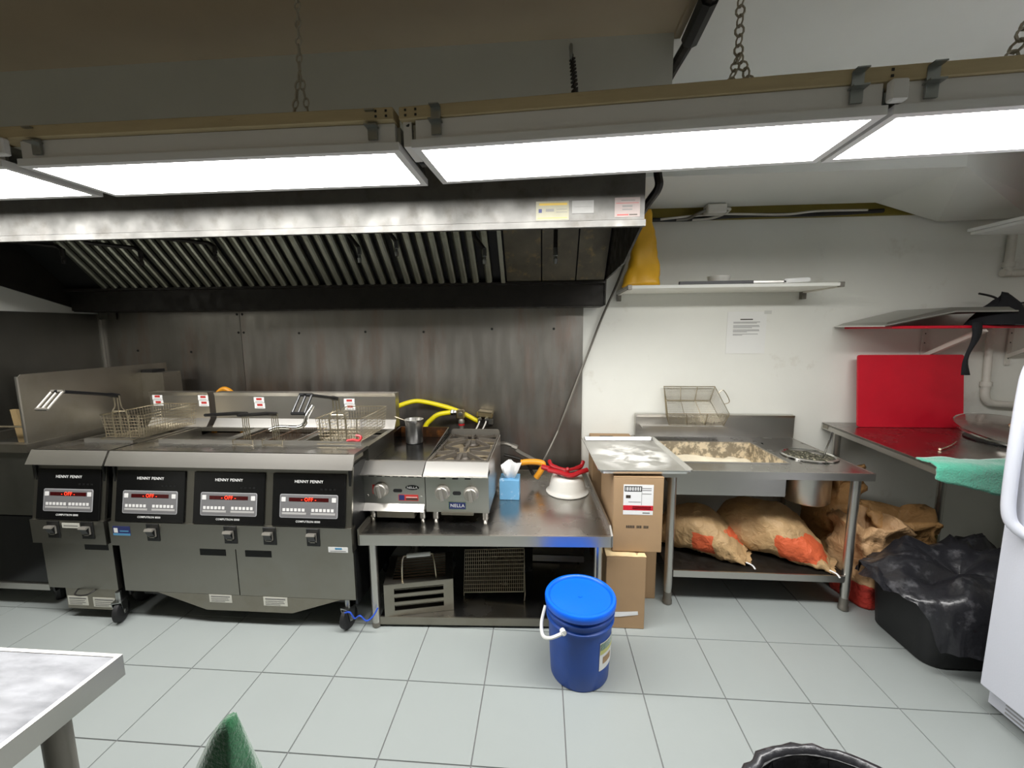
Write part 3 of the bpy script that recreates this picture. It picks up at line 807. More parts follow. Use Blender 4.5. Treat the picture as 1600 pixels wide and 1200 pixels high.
def fryer(name, label, x0, x1, units, disp, panels):
    t = thing(name, label, 'fryer', ((x0 + x1) / 2, 2.15, 0))
    # cabinet body
    MB().box(x0 + 0.03, x1 - 0.03, 1.87, 2.46, 0.16, 0.86).build('body', 'steel_fryer', t)
    MB().box(x1 - 0.029, x1 - 0.018, 1.86, 2.46, 0.14, 0.85).build('side_panel', 'black_paint', t)
    MB().box(x0 + 0.018, x0 + 0.029, 1.86, 2.46, 0.14, 0.85).build('side_panel', 'black_paint', t)
    # front lip of the deck
    MB().prism([(1.874, 0.912), (1.838, 0.845), (1.846, 0.843), (1.884, 0.905), (1.884, 0.912)], 'x', x0, x1).build('front_lip', 'steel', t)
    # control face around the panels
    M, Hh = panel_frame(x0 + 0.012)
    fc = MB(M); fc.box(0, x1 - x0 - 0.024, -0.002, Hh + 0.035, -0.016, -0.004); fc.build('control_face', 'steel_fryer', t)
    # strip with the power switches
    MB().box(x0 + 0.005, x1 - 0.01, 1.818, 1.862, 0.437, 0.562).build('switch_strip', 'steel_fryer', t)
    # deck: ledge in front, rims, dividers, rear ledge
    MB().box(x0 + 0.004, x1 - 0.004, 1.876, 2.035, 0.895, 0.912).build('front_deck', 'steel_top', t)
    MB().box(x0 + 0.004, x1 - 0.004, 2.405, 2.47, 0.885, 0.905).build('rear_deck', 'steel_fryer', t)
    n = len(units)
    edges = [x0 + 0.004] + [u[1] for u in units[:-1]] + [x1 - 0.004]
    for i, (a, b) in enumerate(units):
        w0 = a + 0.03; w1 = b - 0.03
        MB().box(a, w0, 2.035, 2.405, 0.72, 0.908).build('well_rim', 'steel_fryer', t)
        MB().box(w1, b, 2.035, 2.405, 0.72, 0.908).build('well_rim', 'steel_fryer', t)
        MB().box(w0, w1, 2.035, 2.405, 0.70, 0.72).build('well_floor', 'steel_dull', t)
        MB().box(w0, w1, 2.036, 2.404, 0.785, 0.79).build('frying_oil', 'oil', t)
    # basket hanger bar
    MB().box(x0 + 0.12, x1 - 0.03, 2.022, 2.034, 0.912, 0.934).build('basket_bar', 'steel', t)
    # back splash and flue
    b0, b1 = (x0 + 0.075, x1 + 0.055) if n == 1 else (x0 + 0.085, x1 - 0.005)
    sp_ = MB(); sp_.prism([(2.43, 0.905), (2.47, 0.955), (2.47, 1.10), (2.462, 1.122), (2.53, 1.122), (2.53, 0.905)], 'x', b0, b1)
    sp_.build('back_splash', 'steel', t)
    return t

U1 = [(-2.18, -1.755), (-1.755, -1.33), (-1.33, -0.905)]
fr3 = fryer('triple_fryer', 'three-well stainless deep fryer on casters with three control panels', -2.18, -0.905, U1, None, None)
for k, (a, b) in enumerate(U1):
    control_panel(fr3, a + (0.04, 0.03, 0.015)[k], a + (0.04, 0.03, 0.015)[k] + 0.367)
for x in (-1.938, -1.530, -1.328, -1.107): rocker(fr3, x)
# doors, skirt, slots
MB().box(-2.165, -1.5385, 1.847, 1.869, 0.172, 0.432).build('door', 'steel_fryer', fr3)
MB().box(-1.5335, -0.926, 1.847, 1.869, 0.172, 0.432).build('door', 'steel_fryer', fr3)
for a, b in ((-1.727, -1.59), (-1.486, -1.349)):
    MB().box(a, b, 1.8455, 1.8475, 0.384, 0.417).build('door_handle_slot', 'black_gap', fr3)
MB().prism([(-2.165, 0.1705), (-1.984, 0.169), (-1.725, 0.083), (-1.264, 0.084), (-1.007, 0.168), (-0.926, 0.1705)], 'y', 1.8475, 1.865).build('filter_skirt', 'steel_dull', fr3)
def rating_label(parent, x0, x1, z0, z1, y, material='sticker'):
    return sticker(parent, x0, x1, z0, z1, y, material, [(0.08, 0.92, 0.72, 0.84, 'grey_print'), (0.08, 0.85, 0.5, 0.56, 'grey_print'), (0.08, 0.88, 0.3, 0.36, 'grey_print'), (0.08, 0.7, 0.12, 0.18, 'grey_print')], 'rating_label')
rating_label(fr3, -1.703, -1.582, 0.128, 0.1695, 1.847)
rating_label(fr3, -1.412, -1.285, 0.122, 0.1695, 1.847)
sticker(fr3, -1.035, -0.937, 0.440, 0.466, 1.818, 'sticker_white', [(0.35, 0.7, 0.55, 0.9, 'sticker_cyan'), (0.1, 0.9, 0.2, 0.3, 'grey_print')], 'rating_label')
sticker(fr3, -2.154, -2.062, 0.492, 0.540, 1.818, 'sticker_blue', [(0.06, 0.28, 0.3, 0.8, 'sticker_white'), (0.0, 1.0, 0.0, 0.22, 'sticker_cyan'), (0.4, 0.92, 0.42, 0.54, 'sticker_cyan')], 'safety_sticker')
for x, y, r in ((-2.205, 1.845, 0.35), (-0.985, 1.875, -0.25), (-2.10, 2.38, 0.1), (-0.98, 2.38, 0.2)): caster(fr3, x, y, r)
MB().box(-2.12, -0.96, 1.90, 2.40, 0.12, 0.16).build('undercarriage', 'black_paint', fr3)
def splash_sticker(parent, x0, z1):
    sticker(parent, x0, x0 + 0.068, z1 - 0.034, z1, 2.47, 'sticker_white', [(0.25, 0.78, 0.45, 0.85, 'sticker_red'), (0.15, 0.85, 0.15, 0.22, 'grey_print')], 'warning_sticker')
    sticker(parent, x0 + 0.003, x0 + 0.071, z1 - 0.072, z1 - 0.037, 2.47, 'sticker_white', [(0.25, 0.78, 0.45, 0.85, 'sticker_red'), (0.15, 0.85, 0.15, 0.22, 'grey_print')], 'warning_sticker')
splash_sticker(fr3, -1.832, 1.092); splash_sticker(fr3, -1.240, 1.086)
fr1 = fryer('single_fryer', 'narrow single-well stainless fryer left of the triple fryer', -2.615, -2.192, [(-2.61, -2.195)], 'OFF', 1)
control_panel(fr1, -2.575, -2.228, 'OFF')
for x in (-2.48, -2.292): rocker(fr1, x)
MB().box(-2.60, -2.205, 1.847, 1.869, 0.172, 0.432).build('door', 'steel_fryer', fr1)
MB().box(-2.359, -2.229, 1.8455, 1.8475, 0.392, 0.422).build('door_handle_slot', 'black_gap', fr1)
MB().box(-2.51, -2.215, 1.850, 1.868, 0.055, 0.171).build('drain_pan_front', 'steel_dull', fr1)
MB().tube(bez([(-2.44, 1.85, 0.165), (-2.42, 1.82, 0.155), (-2.36, 1.82, 0.155), (-2.34, 1.85, 0.165)], 5), 0.004, 6).build('pan_handle', 'dark_wire', fr1, smooth=True)
rating_label(fr1, -2.505, -2.39, 0.075, 0.125, 1.85); rating_label(fr1, -2.36, -2.235, 0.07, 0.122, 1.85)
sticker(fr1, -2.431, -2.334, 0.523, 0.549, 1.818, 'sticker', [(0.1, 0.9, 0.4, 0.55, 'grey_print')], 'rating_label')
splash_sticker(fr1, -2.522, 1.106); splash_sticker(fr1, -2.208, 1.104)
for x, y, r in ((-2.56, 1.97, 0.3), (-2.25, 2.02, -0.2), (-2.53, 2.38, 0), (-2.25, 2.38, 0)): caster(fr1, x, y, r)
MB().box(-2.58, -2.22, 1.92, 2.40, 0.12, 0.16).build('undercarriage', 'black_paint', fr1)

# ---- fry baskets
def basket(label, cx, y0, ztop, handle='grip', depth=0.36, w=0.245, hgt=0.125, sunk=False):
    t = thing('fry_basket', label, 'fry basket', (cx, y0 + depth / 2, ztop - hgt), group='wire fry baskets')
    x0, x1, y1, zb_ = cx - w / 2, cx + w / 2, y0 + depth, ztop - hgt
    rim = MB(); rim.tube([(x0, y0, ztop), (x1, y0, ztop), (x1, y1, ztop), (x0, y1, ztop)], 0.0032, 6, closed=True)
    rim.build('rim', 'wire', t, smooth=True)
    ws = MB(); r = 0.0012; q = 0.0165; ins = 0.012
    def line(a, b): ws.tube([a, b], r, 4, cap=False)
    nx = int(w / q); ny = int(depth / q); nz = int(hgt / q)
    for i in range(nx + 1):
        f = i / nx; xt = x0 + w * f; xb = x0 + ins + (w - 2 * ins) * f
        line((xt, y0, ztop), (xb, y0 + ins, zb_)); line((xb, y0 + ins, zb_), (xb, y1 - ins, zb_)); line((xb, y1 - ins, zb_), (xt, y1, ztop))
    for i in range(ny + 1):
        f = i / ny; yt = y0 + depth * f; yb = y0 + ins + (depth - 2 * ins) * f
        line((x0, yt, ztop), (x0 + ins, yb, zb_)); line((x0 + ins, yb, zb_), (x1 - ins, yb, zb_)); line((x1 - ins, yb, zb_), (x1, yt, ztop))
    for k in range(1, nz + 1):
        f = k / nz; e = ins * f; z = ztop - hgt * f
        P = [(x0 + e, y0 + e, z), (x1 - e, y0 + e, z), (x1 - e, y1 - e, z), (x0 + e, y1 - e, z)]
        for a, b in zip(P, P[1:] + P[:1]): line(a, b)
    tag(ws.build('wire_mesh', 'wire', t), kind='stuff')
    fw = MB()
    for dx in (-0.10, -0.045, 0.045, 0.10):
        fw.tube([(cx + dx, y0 - 0.003, ztop), (cx + dx * 0.98, y0 - 0.002, zb_)], 0.0026, 6)
    fw.tube([(cx - 0.10, y0 - 0.004, zb_ + 0.003), (cx - 0.10, y0 - 0.034, zb_ - 0.001), (cx + 0.10, y0 - 0.034, zb_ - 0.001), (cx + 0.10, y0 - 0.004, zb_ + 0.003)], 0.003, 6)
    fw.build('front_frame', 'wire', t, smooth=True)
    hw = MB()
    zt = ztop + 0.11
    for dx in (-0.042, 0.042):
        hw.tube(bez([(cx + dx, y0 - 0.004, ztop - 0.1), (cx + dx, y0 - 0.006, ztop + 0.01), (cx + dx * 0.45, y0 - 0.008, ztop + 0.05), (cx + dx * 0.4, y0 - 0.012, zt)], 5), 0.0034, 6)
    hw.tube([(cx, y0 - 0.006, zb_ + 0.01), (cx, y0 - 0.008, zt)], 0.003, 6)
    hw.tube([(cx - 0.042, y0 - 0.004, ztop + 0.022), (cx + 0.042, y0 - 0.004, ztop + 0.022)], 0.003, 6)
    hw.build('handle_wires', 'wire', t, smooth=True)
    H = MB(); H.tube(bez([(cx, y0, zt - 0.004), (cx, y0 - 0.06, zt + 0.012), (cx, y0 - 0.25, zt + 0.055), (cx, y0 - 0.285, zt + 0.06)], 5), [0.012] * 5 + [0.008] * 11, 8)
    H.build('handle_arm', 'black_handle', t, smooth=True)
    G = MB()
    ya, za, yb, zbb = y0 - 0.275, zt + 0.060, y0 - 0.345, zt - 0.012
    for dx in (-0.028, 0.0, 0.028):
        G.tube([(cx + dx, ya, za), (cx + dx, yb, zbb)], 0.0055, 8)
    G.tube([(cx - 0.03, ya, za), (cx + 0.03, ya, za)], 0.008, 8); G.tube([(cx - 0.03, yb, zbb), (cx + 0.03, yb, zbb)], 0.0075, 8)
    G.build('handle_grip', 'pipe_grey' if handle == 'grip' else 'black_handle', t, smooth=True)
    return t
basket('raised fry basket with silver grip hanging on the single fryer', -2.285, 2.045, 1.06, 'grip')
basket('raised fry basket with black grip over the right well of the triple fryer', -1.07, 2.055, 1.048, 'black')

def sunk_basket(cx, label):
    t = thing('fry_basket', label, 'fry basket', (cx, 2.2, 0.80), group='wire fry baskets')
    w, y0, y1, zt, zb_ = 0.17, 2.06, 2.395, 0.915, 0.80
    rim = MB(); rim.tube([(cx - w / 2, y0, zt), (cx + w / 2, y0, zt), (cx + w / 2, y1, zt), (cx - w / 2, y1, zt)], 0.003, 6, closed=True); rim.build('rim', 'wire_dark', t, smooth=True)
    ws = MB()
    for i in range(13):
        x = cx - w / 2 + w * i / 12
        ws.tube([(x, y0, zt), (x, y0, zb_), (x, y1, zb_), (x, y1, zt)], 0.0012, 4, cap=False)
    for i in range(25):
        y = y0 + (y1 - y0) * i / 24
        ws.tube([(cx - w / 2, y, zt), (cx - w / 2, y, zb_), (cx + w / 2, y, zb_), (cx + w / 2, y, zt)], 0.0012, 4, cap=False)
    tag(ws.build('wire_mesh', 'wire_dark', t), kind='stuff')
    hw = MB()
    for dx in (-0.018, -0.006, 0.006, 0.018):
        hw.tube([(cx + dx, 2.05, 0.90), (cx + dx * 0.9, 2.046, 1.075)], 0.0024, 6)
    hw.tube([(cx - 0.055, 2.03, 0.938), (cx - 0.055, 2.012, 0.938), (cx - 0.055, 2.012, 0.915), (cx + 0.055, 2.012, 0.915), (cx + 0.055, 2.012, 0.938), (cx + 0.055, 2.03, 0.938)], 0.003, 6)
    hw.build('handle_wires', 'wire', t, smooth=True)
    H = MB(); H.tube([(cx, 2.06, 1.07), (cx, 1.98, 1.088), (cx, 1.79, 1.118)], [0.011, 0.010, 0.007], 8); H.build('handle_arm', 'black_handle', t, smooth=True)
sunk_basket(-1.575, 'fry basket lowered in the middle well, its black handle further left')
sunk_basket(-1.412, 'fry basket lowered in the middle well, its black handle further right')
wand = MB(); wand.tube(bez([(-1.60, 2.27, 0.93), (-1.55, 2.28, 0.945), (-1.45, 2.30, 0.94), (-1.41, 2.31, 0.96), (-1.40, 2.33, 1.01), (-1.38, 2.36, 1.06)], 6), 0.013, 10)
solo(wand, 'filter_wand', 'chrome', 'curved chrome oil pipe lying behind the lowered baskets', 'pipe', smooth=True)
rc = MB(); rc.tube(bez([(-1.02, 2.04, 0.935), (-0.99, 2.04, 0.94), (-0.955, 2.04, 0.937), (-0.95, 2.05, 0.955), (-0.975, 2.05, 0.962)], 5), 0.007, 6)
solo(rc, 'red_clip', 'red_plastic', 'small red clip under the basket on the triple fryer', 'clip', smooth=True)

# ================================================================== STATION AT THE LEFT EDGE
dump = thing('holding_station', 'dark steel holding station cut off by the left edge of the photo', 'holding station', (-2.98, 2.25, 0))
DX0, DX1, DY0, DY1 = -3.26, -2.70, 1.93, 2.78
MB().box(DX0, DX1, DY0, DY1, 0.12, 0.52).build('lower_cabinet', 'black_panel', dump)
MB().box(DX0, DX1 - 0.01, DY0 + 0.005, DY1, 0.525, 0.88).build('upper_cabinet', 'steel_wall_dark', dump)
MB().box(DX0, DX1, DY0 - 0.01, DY0 + 0.3, 0.10, 0.135).build('kick_rail', 'steel', dump)
rimd = MB()
for (a, b, c, d) in ((DX0, DX1, DY0 - 0.012, DY0 + 0.03), (DX1 - 0.05, DX1, DY0 + 0.03, DY1), (DX0, DX0 + 0.05, DY0 + 0.03, DY1), (DX0 + 0.05, DX1 - 0.05, DY1 - 0.05, DY1)):
    rimd.box(a, b, c, d, 0.88, 0.925)
rimd.build('rim', 'steel_dull', dump)
for x, y in ((DX0 + 0.05, DY0 + 0.07), (DX1 - 0.05, DY0 + 0.07), (DX0 + 0.05, DY1 - 0.07), (DX1 - 0.05, DY1 - 0.07)):
    MB().lathe([(0.022, 0), (0.022, 0.13)], (x, y, 0), 10).build('leg', 'black_paint', dump)
gs = thing('splash_guard', 'upright steel splash guard sheet standing beside the left station', 'splash guard', (-2.72, 2.38, 0.925))
MB().prism([(1.94, 0.926), (1.94, 1.275), (1.955, 1.29), (2.80, 1.29), (2.80, 0.926)], 'x', -2.726, -2.720).build('sheet', 'steel_dull', gs)
MB().box(-2.728, -2.718, 1.932, 1.94, 0.926, 1.28).build('edge_fold', 'steel', gs)
fl = thing('flue_box', 'upright steel flue box behind the raised basket of the single fryer', 'flue', (-2.60, 2.65, 0.0))
MB().box(-2.72, -2.56, 2.60, 2.74, 0.10, 1.235).build('duct', 'steel_dull', fl)
MB().box(-2.715, -2.64, 2.605, 2.70, 1.235, 1.255).build('cap', 'black_paint', fl)
sp1 = thing('wooden_spatula', 'wooden spatula standing in the left station', 'spatula', (-2.86, 2.05, 0.881))
MB().prism([(-2.885, 0.882), (-2.83, 0.882), (-2.875, 1.09), (-2.91, 1.09)], 'y', 2.02, 2.035).build('blade', 'wood_spatula', sp1)
hr = MB(); hr.tube([(-3.2, 1.98, 1.005), (-2.735, 1.98, 1.005)], 0.006, 8)
hr.tube([(-3.2, 1.98, 1.005), (-3.2, 1.98, 0.92)], 0.006, 8); hr.tube([(-2.74, 1.98, 1.005), (-2.74, 1.98, 0.92)], 0.006, 8)
solo(hr, 'wire_rail', 'wire', 'thin steel rail on the rim of the left station', 'rail', smooth=True)

# ================================================================== EQUIPMENT STAND
ST = (-0.90, 1.858, 0); SROT = math.radians(2.6)
stand = thing('equipment_stand', 'low stainless equipment stand carrying the griddle and burners', 'stand', ST, SROT)
SW, SD, SZ = 1.238, 0.86, 0.51
def sb(name, material, *boxes, parent=None, cb=0.0):
    m = MB()
    for q in boxes: m.cbox(*q, cb) if cb else m.box(*q)
    return m.build(name, material, parent or stand, local=True)
top = MB(); top.box(0, SW, 0, SD, SZ - 0.012, SZ); top.build('top', 'steel_top', stand, local=True)
sb('front_apron', 'steel', (0, SW, -0.003, 0.012, SZ - 0.052, SZ + 0.002))
sb('side_upturn', 'steel_dull', (-0.003, 0.006, -0.003, SD, SZ - 0.05, SZ + 0.032))
m = MB(); m.prism([(-0.003, SZ - 0.05), (-0.003, SZ + 0.006), (0.05, SZ + 0.036), (SD, SZ + 0.036), (SD, SZ - 0.05)], 'x', SW - 0.006, SW + 0.003); m.build('side_upturn', 'steel', stand, local=True)
sb('back_upturn', 'steel_dull', (0, SW, SD - 0.006, SD + 0.003, SZ - 0.05, SZ + 0.036))
for lx, ly in ((0.055, 0.035), (SW - 0.06, 0.035), (0.055, SD - 0.06), (SW - 0.06, SD - 0.06)):
    m = MB(); m.lathe([(0.021, 0.025), (0.021, SZ - 0.012)], (lx, ly, 0), 16)
    lg = m.build('leg', 'steel', stand, True, True)
    MB().lathe([(0.016, 0), (0.022, 0.004), (0.022, 0.026), (0.019, 0.03)], (lx, ly, 0), 14).build('foot', 'pipe_grey', lg, True, True)
sb('undershelf', 'steel_top', (0.076, SW - 0.082, 0.03, SD - 0.06, 0.045, 0.055))
sb('shelf_front', 'steel_dull', (0.076, SW - 0.082, 0.026, 0.034, 0.015, 0.056))
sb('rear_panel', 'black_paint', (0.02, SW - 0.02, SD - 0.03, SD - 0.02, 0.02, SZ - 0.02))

# griddle
gr = thing('griddle', 'countertop griddle with black plate and one knob', 'griddle', (-0.765, 2.3, SZ))
GX0, GX1, GY0, GY1 = -0.925, -0.602, 2.0, 2.585
MB().box(GX0, GX1, GY0, GY1, 0.585, 0.772).build('body', 'steel', gr)
MB().prism([(1.962, 0.776), (1.958, 0.783), (2.035, 0.832), (2.05, 0.832), (2.05, 0.77)], 'x', GX0 - 0.012, GX1 - 0.001).build('front_lip', 'steel', gr)
MB().box(GX0 + 0.006, GX1 - 0.006, 2.04, GY1 - 0.01, 0.772, 0.82).build('plate', 'griddle', gr)
m = MB(); m.prism([(2.05, 0.80), (2.05, 0.826), (2.2, 0.872), (GY1, 0.885), (GY1, 0.78), (2.05, 0.78)], 'x', GX0, GX0 + 0.006); m.build('side_guard', 'griddle', gr)
m = MB(); m.prism([(2.05, 0.80), (2.05, 0.826), (2.2, 0.845), (GY1, 0.885), (GY1, 0.78), (2.05, 0.78)], 'x', GX1 - 0.006, GX1); m.build('side_guard', 'griddle', gr)
MB().box(GX0, GX1, GY1 - 0.008, GY1, 0.78, 0.885).build('back_guard', 'griddle_rust', gr)
MB().prism([(1.978, 0.590), (1.972, 0.584), (1.999, 0.615), (1.999, 0.58)], 'x', GX0 - 0.004, GX1 - 0.004).build('lower_lip', 'steel', gr)
MB().box(GX0 + 0.07, GX1 - 0.055, 1.985, 2.35, 0.545, 0.583).build('grease_tray', 'steel_dull', gr)
def leg4(t, x0, x1, y0, y1, z0, z1):
    for x, y in ((x0 + 0.035, y0 + 0.02), (x1 - 0.022, y0 + 0.02), (x0 + 0.035, y1 - 0.05), (x1 - 0.022, y1 - 0.05)):
        MB().lathe([(0.010, z0), (0.012, z0 + 0.02), (0.016, z0 + 0.024), (0.016, z1)], (x, y, 0), 12).build('foot', 'steel', t, True)
leg4(gr, GX0, GX1, GY0, GY1, SZ, 0.586)
def knob(t, x, z, y=2.0):
    k = MB(frame((x, y, z), (1, 0, 0), (0, 0, 1))); k.lathe([(0.038, 0), (0.040, 0.004), (0.034, 0.012), (0.034, 0.024), (0.030, 0.028), (0, 0.028)], n=24)
    K = k.build('knob', 'knob', t, True)
    g = MB(frame((x, y - 0.027, z), (1, 0, 0), (0, 0, 1)) @ Matrix.Rotation(0.15, 4, 'Z')); g.cbox(-0.009, 0.009, -0.034, 0.034, 0, 0.016, 0.003); g.build('knob_grip', 'knob', K)
    return K
knob(gr, -0.832, 0.690)
MB().box(-0.878, -0.850, 1.9985, 2.0, 0.665, 0.715).build('valve_plate', 'sticker_red', gr)
MB(FRONT((-0.745, 1.9998, 0.685))).prism(rrect(0.024, 0.009, 0.0088), 'z', 0, 0.0012).build('sight_slot', 'black_gap', gr)
ov = MB(FRONT((-0.668, 1.9998, 0.703))).prism([(0.036 * math.cos(a * PI / 12), 0.013 * math.sin(a * PI / 12)) for a in range(24)], 'z', 0, 0.0012).build('brand_badge', 'black_panel', gr)
lettering('NELLA', 0.018, FRONT((-0.668, 1.9984, 0.703)), 'white_print', ov, 'brand_lettering')
sticker(gr, -0.742, -0.638, 0.632, 0.664, 1.9998, 'sticker_red', [(0.03, 0.30, 0.1, 0.95, 'sticker_blue'), (0.38, 0.97, 0.12, 0.45, 'dark_print'), (0.38, 0.95, 0.55, 0.65, 'sticker_pink')], 'safety_sticker')
for x in (GX0 + 0.02, GX1 - 0.02):
    MB(FRONT((x, 1.9998, 0.655))).lathe([(0.005, 0), (0.004, 0.002), (0, 0.0025)], n=8).build('screw', 'chrome', gr)
for k in range(7):
    MB().box(GX0 + 0.03 + k * 0.042, GX0 + 0.058 + k * 0.042, 1.9985, 2.0, 0.758, 0.768).build('vent_slot', 'black_gap', gr)

# two-burner hotplate
hp = thing('gas_hotplate', 'two-burner gas hotplate with cast iron grates', 'hotplate', (-0.435, 2.3, SZ))
BX0, BX1 = -0.598, -0.272
MB().box(BX0, BX1, GY0, 2.60, 0.575, 0.79).build('body', 'steel', hp)
MB().prism([(1.966, 0.774), (1.962, 0.782), (2.03, 0.834), (2.05, 0.834), (2.05, 0.77)], 'x', BX0, BX1).build('front_lip', 'steel', hp)
MB().box(BX0 + 0.004, BX1 - 0.004, 2.05, 2.595, 0.79, 0.802).build('burner_pan', 'burner_pan', hp)
for x in (BX0, BX1 - 0.004):
    m = MB(); m.prism([(2.05, 0.79), (2.05, 0.834), (2.60, 0.834), (2.60, 0.79)], 'x', x, x + 0.004); m.build('side_rail', 'steel', hp)
up = MB(frame((( BX0 + BX1) / 2, 2.605, 0.843), (1, 0, 0), (0, 0, 1))); up.prism(rrect(0.158, 0.026, 0.018), 'z', 0, 0.008); up.build('back_upstand', 'pipe_grey', hp)
leg4(hp, BX0 + 0.01, BX1, GY0, 2.60, SZ, 0.576)
MB().box(BX0 + 0.08, BX1 - 0.08, 1.992, 2.3, 0.563, 0.575).build('drip_tray', 'steel_dull', hp)
knob(hp, -0.510, 0.682); knob(hp, -0.362, 0.678)
MB(FRONT((-0.436, 1.9998, 0.678))).prism(rrect(0.022, 0.010, 0.0095), 'z', 0, 0.0012).build('sight_slot', 'black_gap', hp)
for k in range(3):
    MB().box(-0.522 + k * 0.064, -0.492 + k * 0.064, 1.9985, 2.0, 0.752, 0.758).build('vent_slot', 'black_gap', hp)
bd = MB().box(-0.480, -0.388, 1.9975, 2.0, 0.592, 0.632).build('brand_badge', 'chrome', hp)
MB().box(-0.476, -0.392, 1.997, 1.9975, 0.595, 0.629).build('badge_face', 'sticker_blue', bd)
lettering('NELLA', 0.024, FRONT((-0.434, 1.9966, 0.612)), 'white_print', bd, 'brand_lettering')
for k, yc in enumerate((2.185, 2.455)):
    cx = (BX0 + BX1) / 2
    MB().lathe([(0.050, 0.802), (0.054, 0.812), (0.048, 0.822), (0.02, 0.826), (0, 0.826)], (cx, yc, 0), 20).build('burner_head', 'cast_iron', hp, True)
    g = MB()
    hx, hy = 0.15, 0.128
    ring = [(cx - hx, yc - hy), (cx + hx, yc - hy), (cx + hx, yc + hy), (cx - hx, yc + hy)]
    for (a, b) in zip(ring, ring[1:] + ring[:1]):
        x0, x1 = sorted((a[0], b[0])); y0, y1 = sorted((a[1], b[1]))
        if abs(a[1] - b[1]) > 0.01 or (k == 0) == (a[1] < yc): g.box(x0 - 0.004, x1 + 0.004, y0 - 0.004, y1 + 0.004, 0.824, 0.836)
    for an in range(8):
        a = an * PI / 4
        d = Vector((math.cos(a), math.sin(a), 0)); e = Vector((-d.y, d.x, 0)) * (0.005 if an % 2 else 0.0065)
        far = min(hx / abs(d.x) if abs(d.x) > 1e-6 else 9, hy / abs(d.y) if abs(d.y) > 1e-6 else 9)
        c = Vector((cx, yc, 0))
        p0 = c + d * 0.045; p1 = c + d * far
        g.add([p0 - e + Vector((0, 0, 0.828)), p0 + e + Vector((0, 0, 0.828)), p1 + e + Vector((0, 0, 0.824)), p1 - e + Vector((0, 0, 0.824)),
               p0 - e + Vector((0, 0, 0.850)), p0 + e + Vector((0, 0, 0.850)), p1 + e + Vector((0, 0, 0.840)), p1 - e + Vector((0, 0, 0.840))],
              [(3, 2, 1, 0), (4, 5, 6, 7), (0, 1, 5, 4), (1, 2, 6, 5), (2, 3, 7, 6), (3, 0, 4, 7)])
    for sx_, sy_ in ((-1, -1), (1, -1), (1, 1), (-1, 1)):
        g.box(cx + sx_ * hx - 0.006, cx + sx_ * hx + 0.006, yc + sy_ * hy - 0.006, yc + sy_ * hy + 0.006, 0.802, 0.84)
    g.build('grate', 'cast_iron', hp)

# metal pitcher on the griddle
pt = thing('metal_pot', 'small dented metal pot standing on the black griddle', 'pot', (-0.785, 2.43, 0.821))
MB().lathe([(0.0, 0.822), (0.048, 0.822), (0.052, 0.828), (0.052, 0.945), (0.056, 0.962), (0.058, 0.968), (0.054, 0.968), (0.049, 0.945), (0.048, 0.832), (0, 0.832)], (-0.785, 2.43, 0), 28).build('cup', 'aluminium', pt, True)
sc_ = thing('ladle', 'thin steel ladle handle sticking out of the metal pot', 'ladle', (-0.79, 2.43, 0.833))
MB().tube([(-0.77, 2.43, 0.86), (-0.83, 2.43, 0.955), (-0.90, 2.42, 0.985)], 0.0035, 6).build('handle', 'wire', sc_, True)

# hoses and valves behind the griddle
cable('gas_hose', [(-1.02, 2.62, 0.97), (-0.98, 2.72, 0.995), (-0.90, 2.79, 1.015), (-0.82, 2.8, 1.01), (-0.665, 2.8, 0.974), (-0.56, 2.8, 0.935), (-0.47, 2.81, 0.885), (-0.42, 2.82, 0.86)], 0.016, 'yellow_hose', 'long yellow gas hose arching from the fryer along the steel wall', 'hose', 10)
cable('gas_hose', [(-0.83, 2.72, 0.60), (-0.835, 2.74, 0.74), (-0.81, 2.755, 0.845), (-0.769, 2.76, 0.893), (-0.715, 2.76, 0.93), (-0.63, 2.765, 0.945)], 0.017, 'yellow_hose', 'short yellow gas hose bending up behind the griddle to a valve', 'hose', 10)
vf = thing('gas_valve', 'nickel gas valve fitting at the end of the short yellow hose', 'valve', (-0.57, 2.765, 0.60))
m = MB(frame((-0.632, 2.765, 0.945), (0, 1, 0), (0, 0, 1))); m.lathe([(0.018, 0), (0.022, 0.006), (0.022, 0.022), (0.017, 0.026), (0.017, 0.04)], n=6); m.build('nut', 'galvanised', vf)
MB().cbox(-0.593, -0.535, 2.745, 2.79, 0.90, 0.962, 0.008).build('body', 'brass', vf)
MB(FRONT((-0.56, 2.7448, 0.938))).lathe([(0.016, 0), (0.014, 0.012), (0, 0.013)], n=10).build('plug', 'galvanised', vf, True)
MB().lathe([(0.017, 0.60), (0.017, 0.87), (0.022, 0.872), (0.022, 0.888), (0.016, 0.90)], (-0.558, 2.766, 0), 12).build('down_pipe', 'pipe_grey', vf, True)
MB().lathe([(0.021, 0.855), (0.021, 0.866)], (-0.558, 2.766, 0), 12).build('red_tag', 'red_plastic', vf)
vb = thing('valve_box', 'beige double valve box on the steel wall behind the burners', 'valve box', (-0.40, 2.82, 0.86))
m = MB(Matrix.Translation((-0.398, 2.8, 0.925)) @ Matrix.Rotation(0.10, 4, 'Y')); m.cbox(-0.055, 0.055, -0.03, 0.065, -0.02, 0.022, 0.008); m.build('cover', 'brass', vb)
m = MB(); m.cbox(-0.45, -0.345, 2.79, 2.866, 0.84, 0.90, 0.005); m.build('base', 'soot', vb)
for dx in (-0.03, 0.015):
    m = MB(frame((-0.398 + dx, 2.772, 0.90), (1, 0, 0), (0, 0, 1))); m.lathe([(0.014, 0), (0.014, 0.02), (0.009, 0.03)], n=8); m.build('connector', 'galvanised', vb)
    MB().tube(bez([(-0.398 + dx, 2.75, 0.895), (-0.405 + dx, 2.74, 0.87), (-0.43 + dx, 2.73, 0.82)], 4), 0.005, 6).build('lead', 'pipe_white', vb, True)
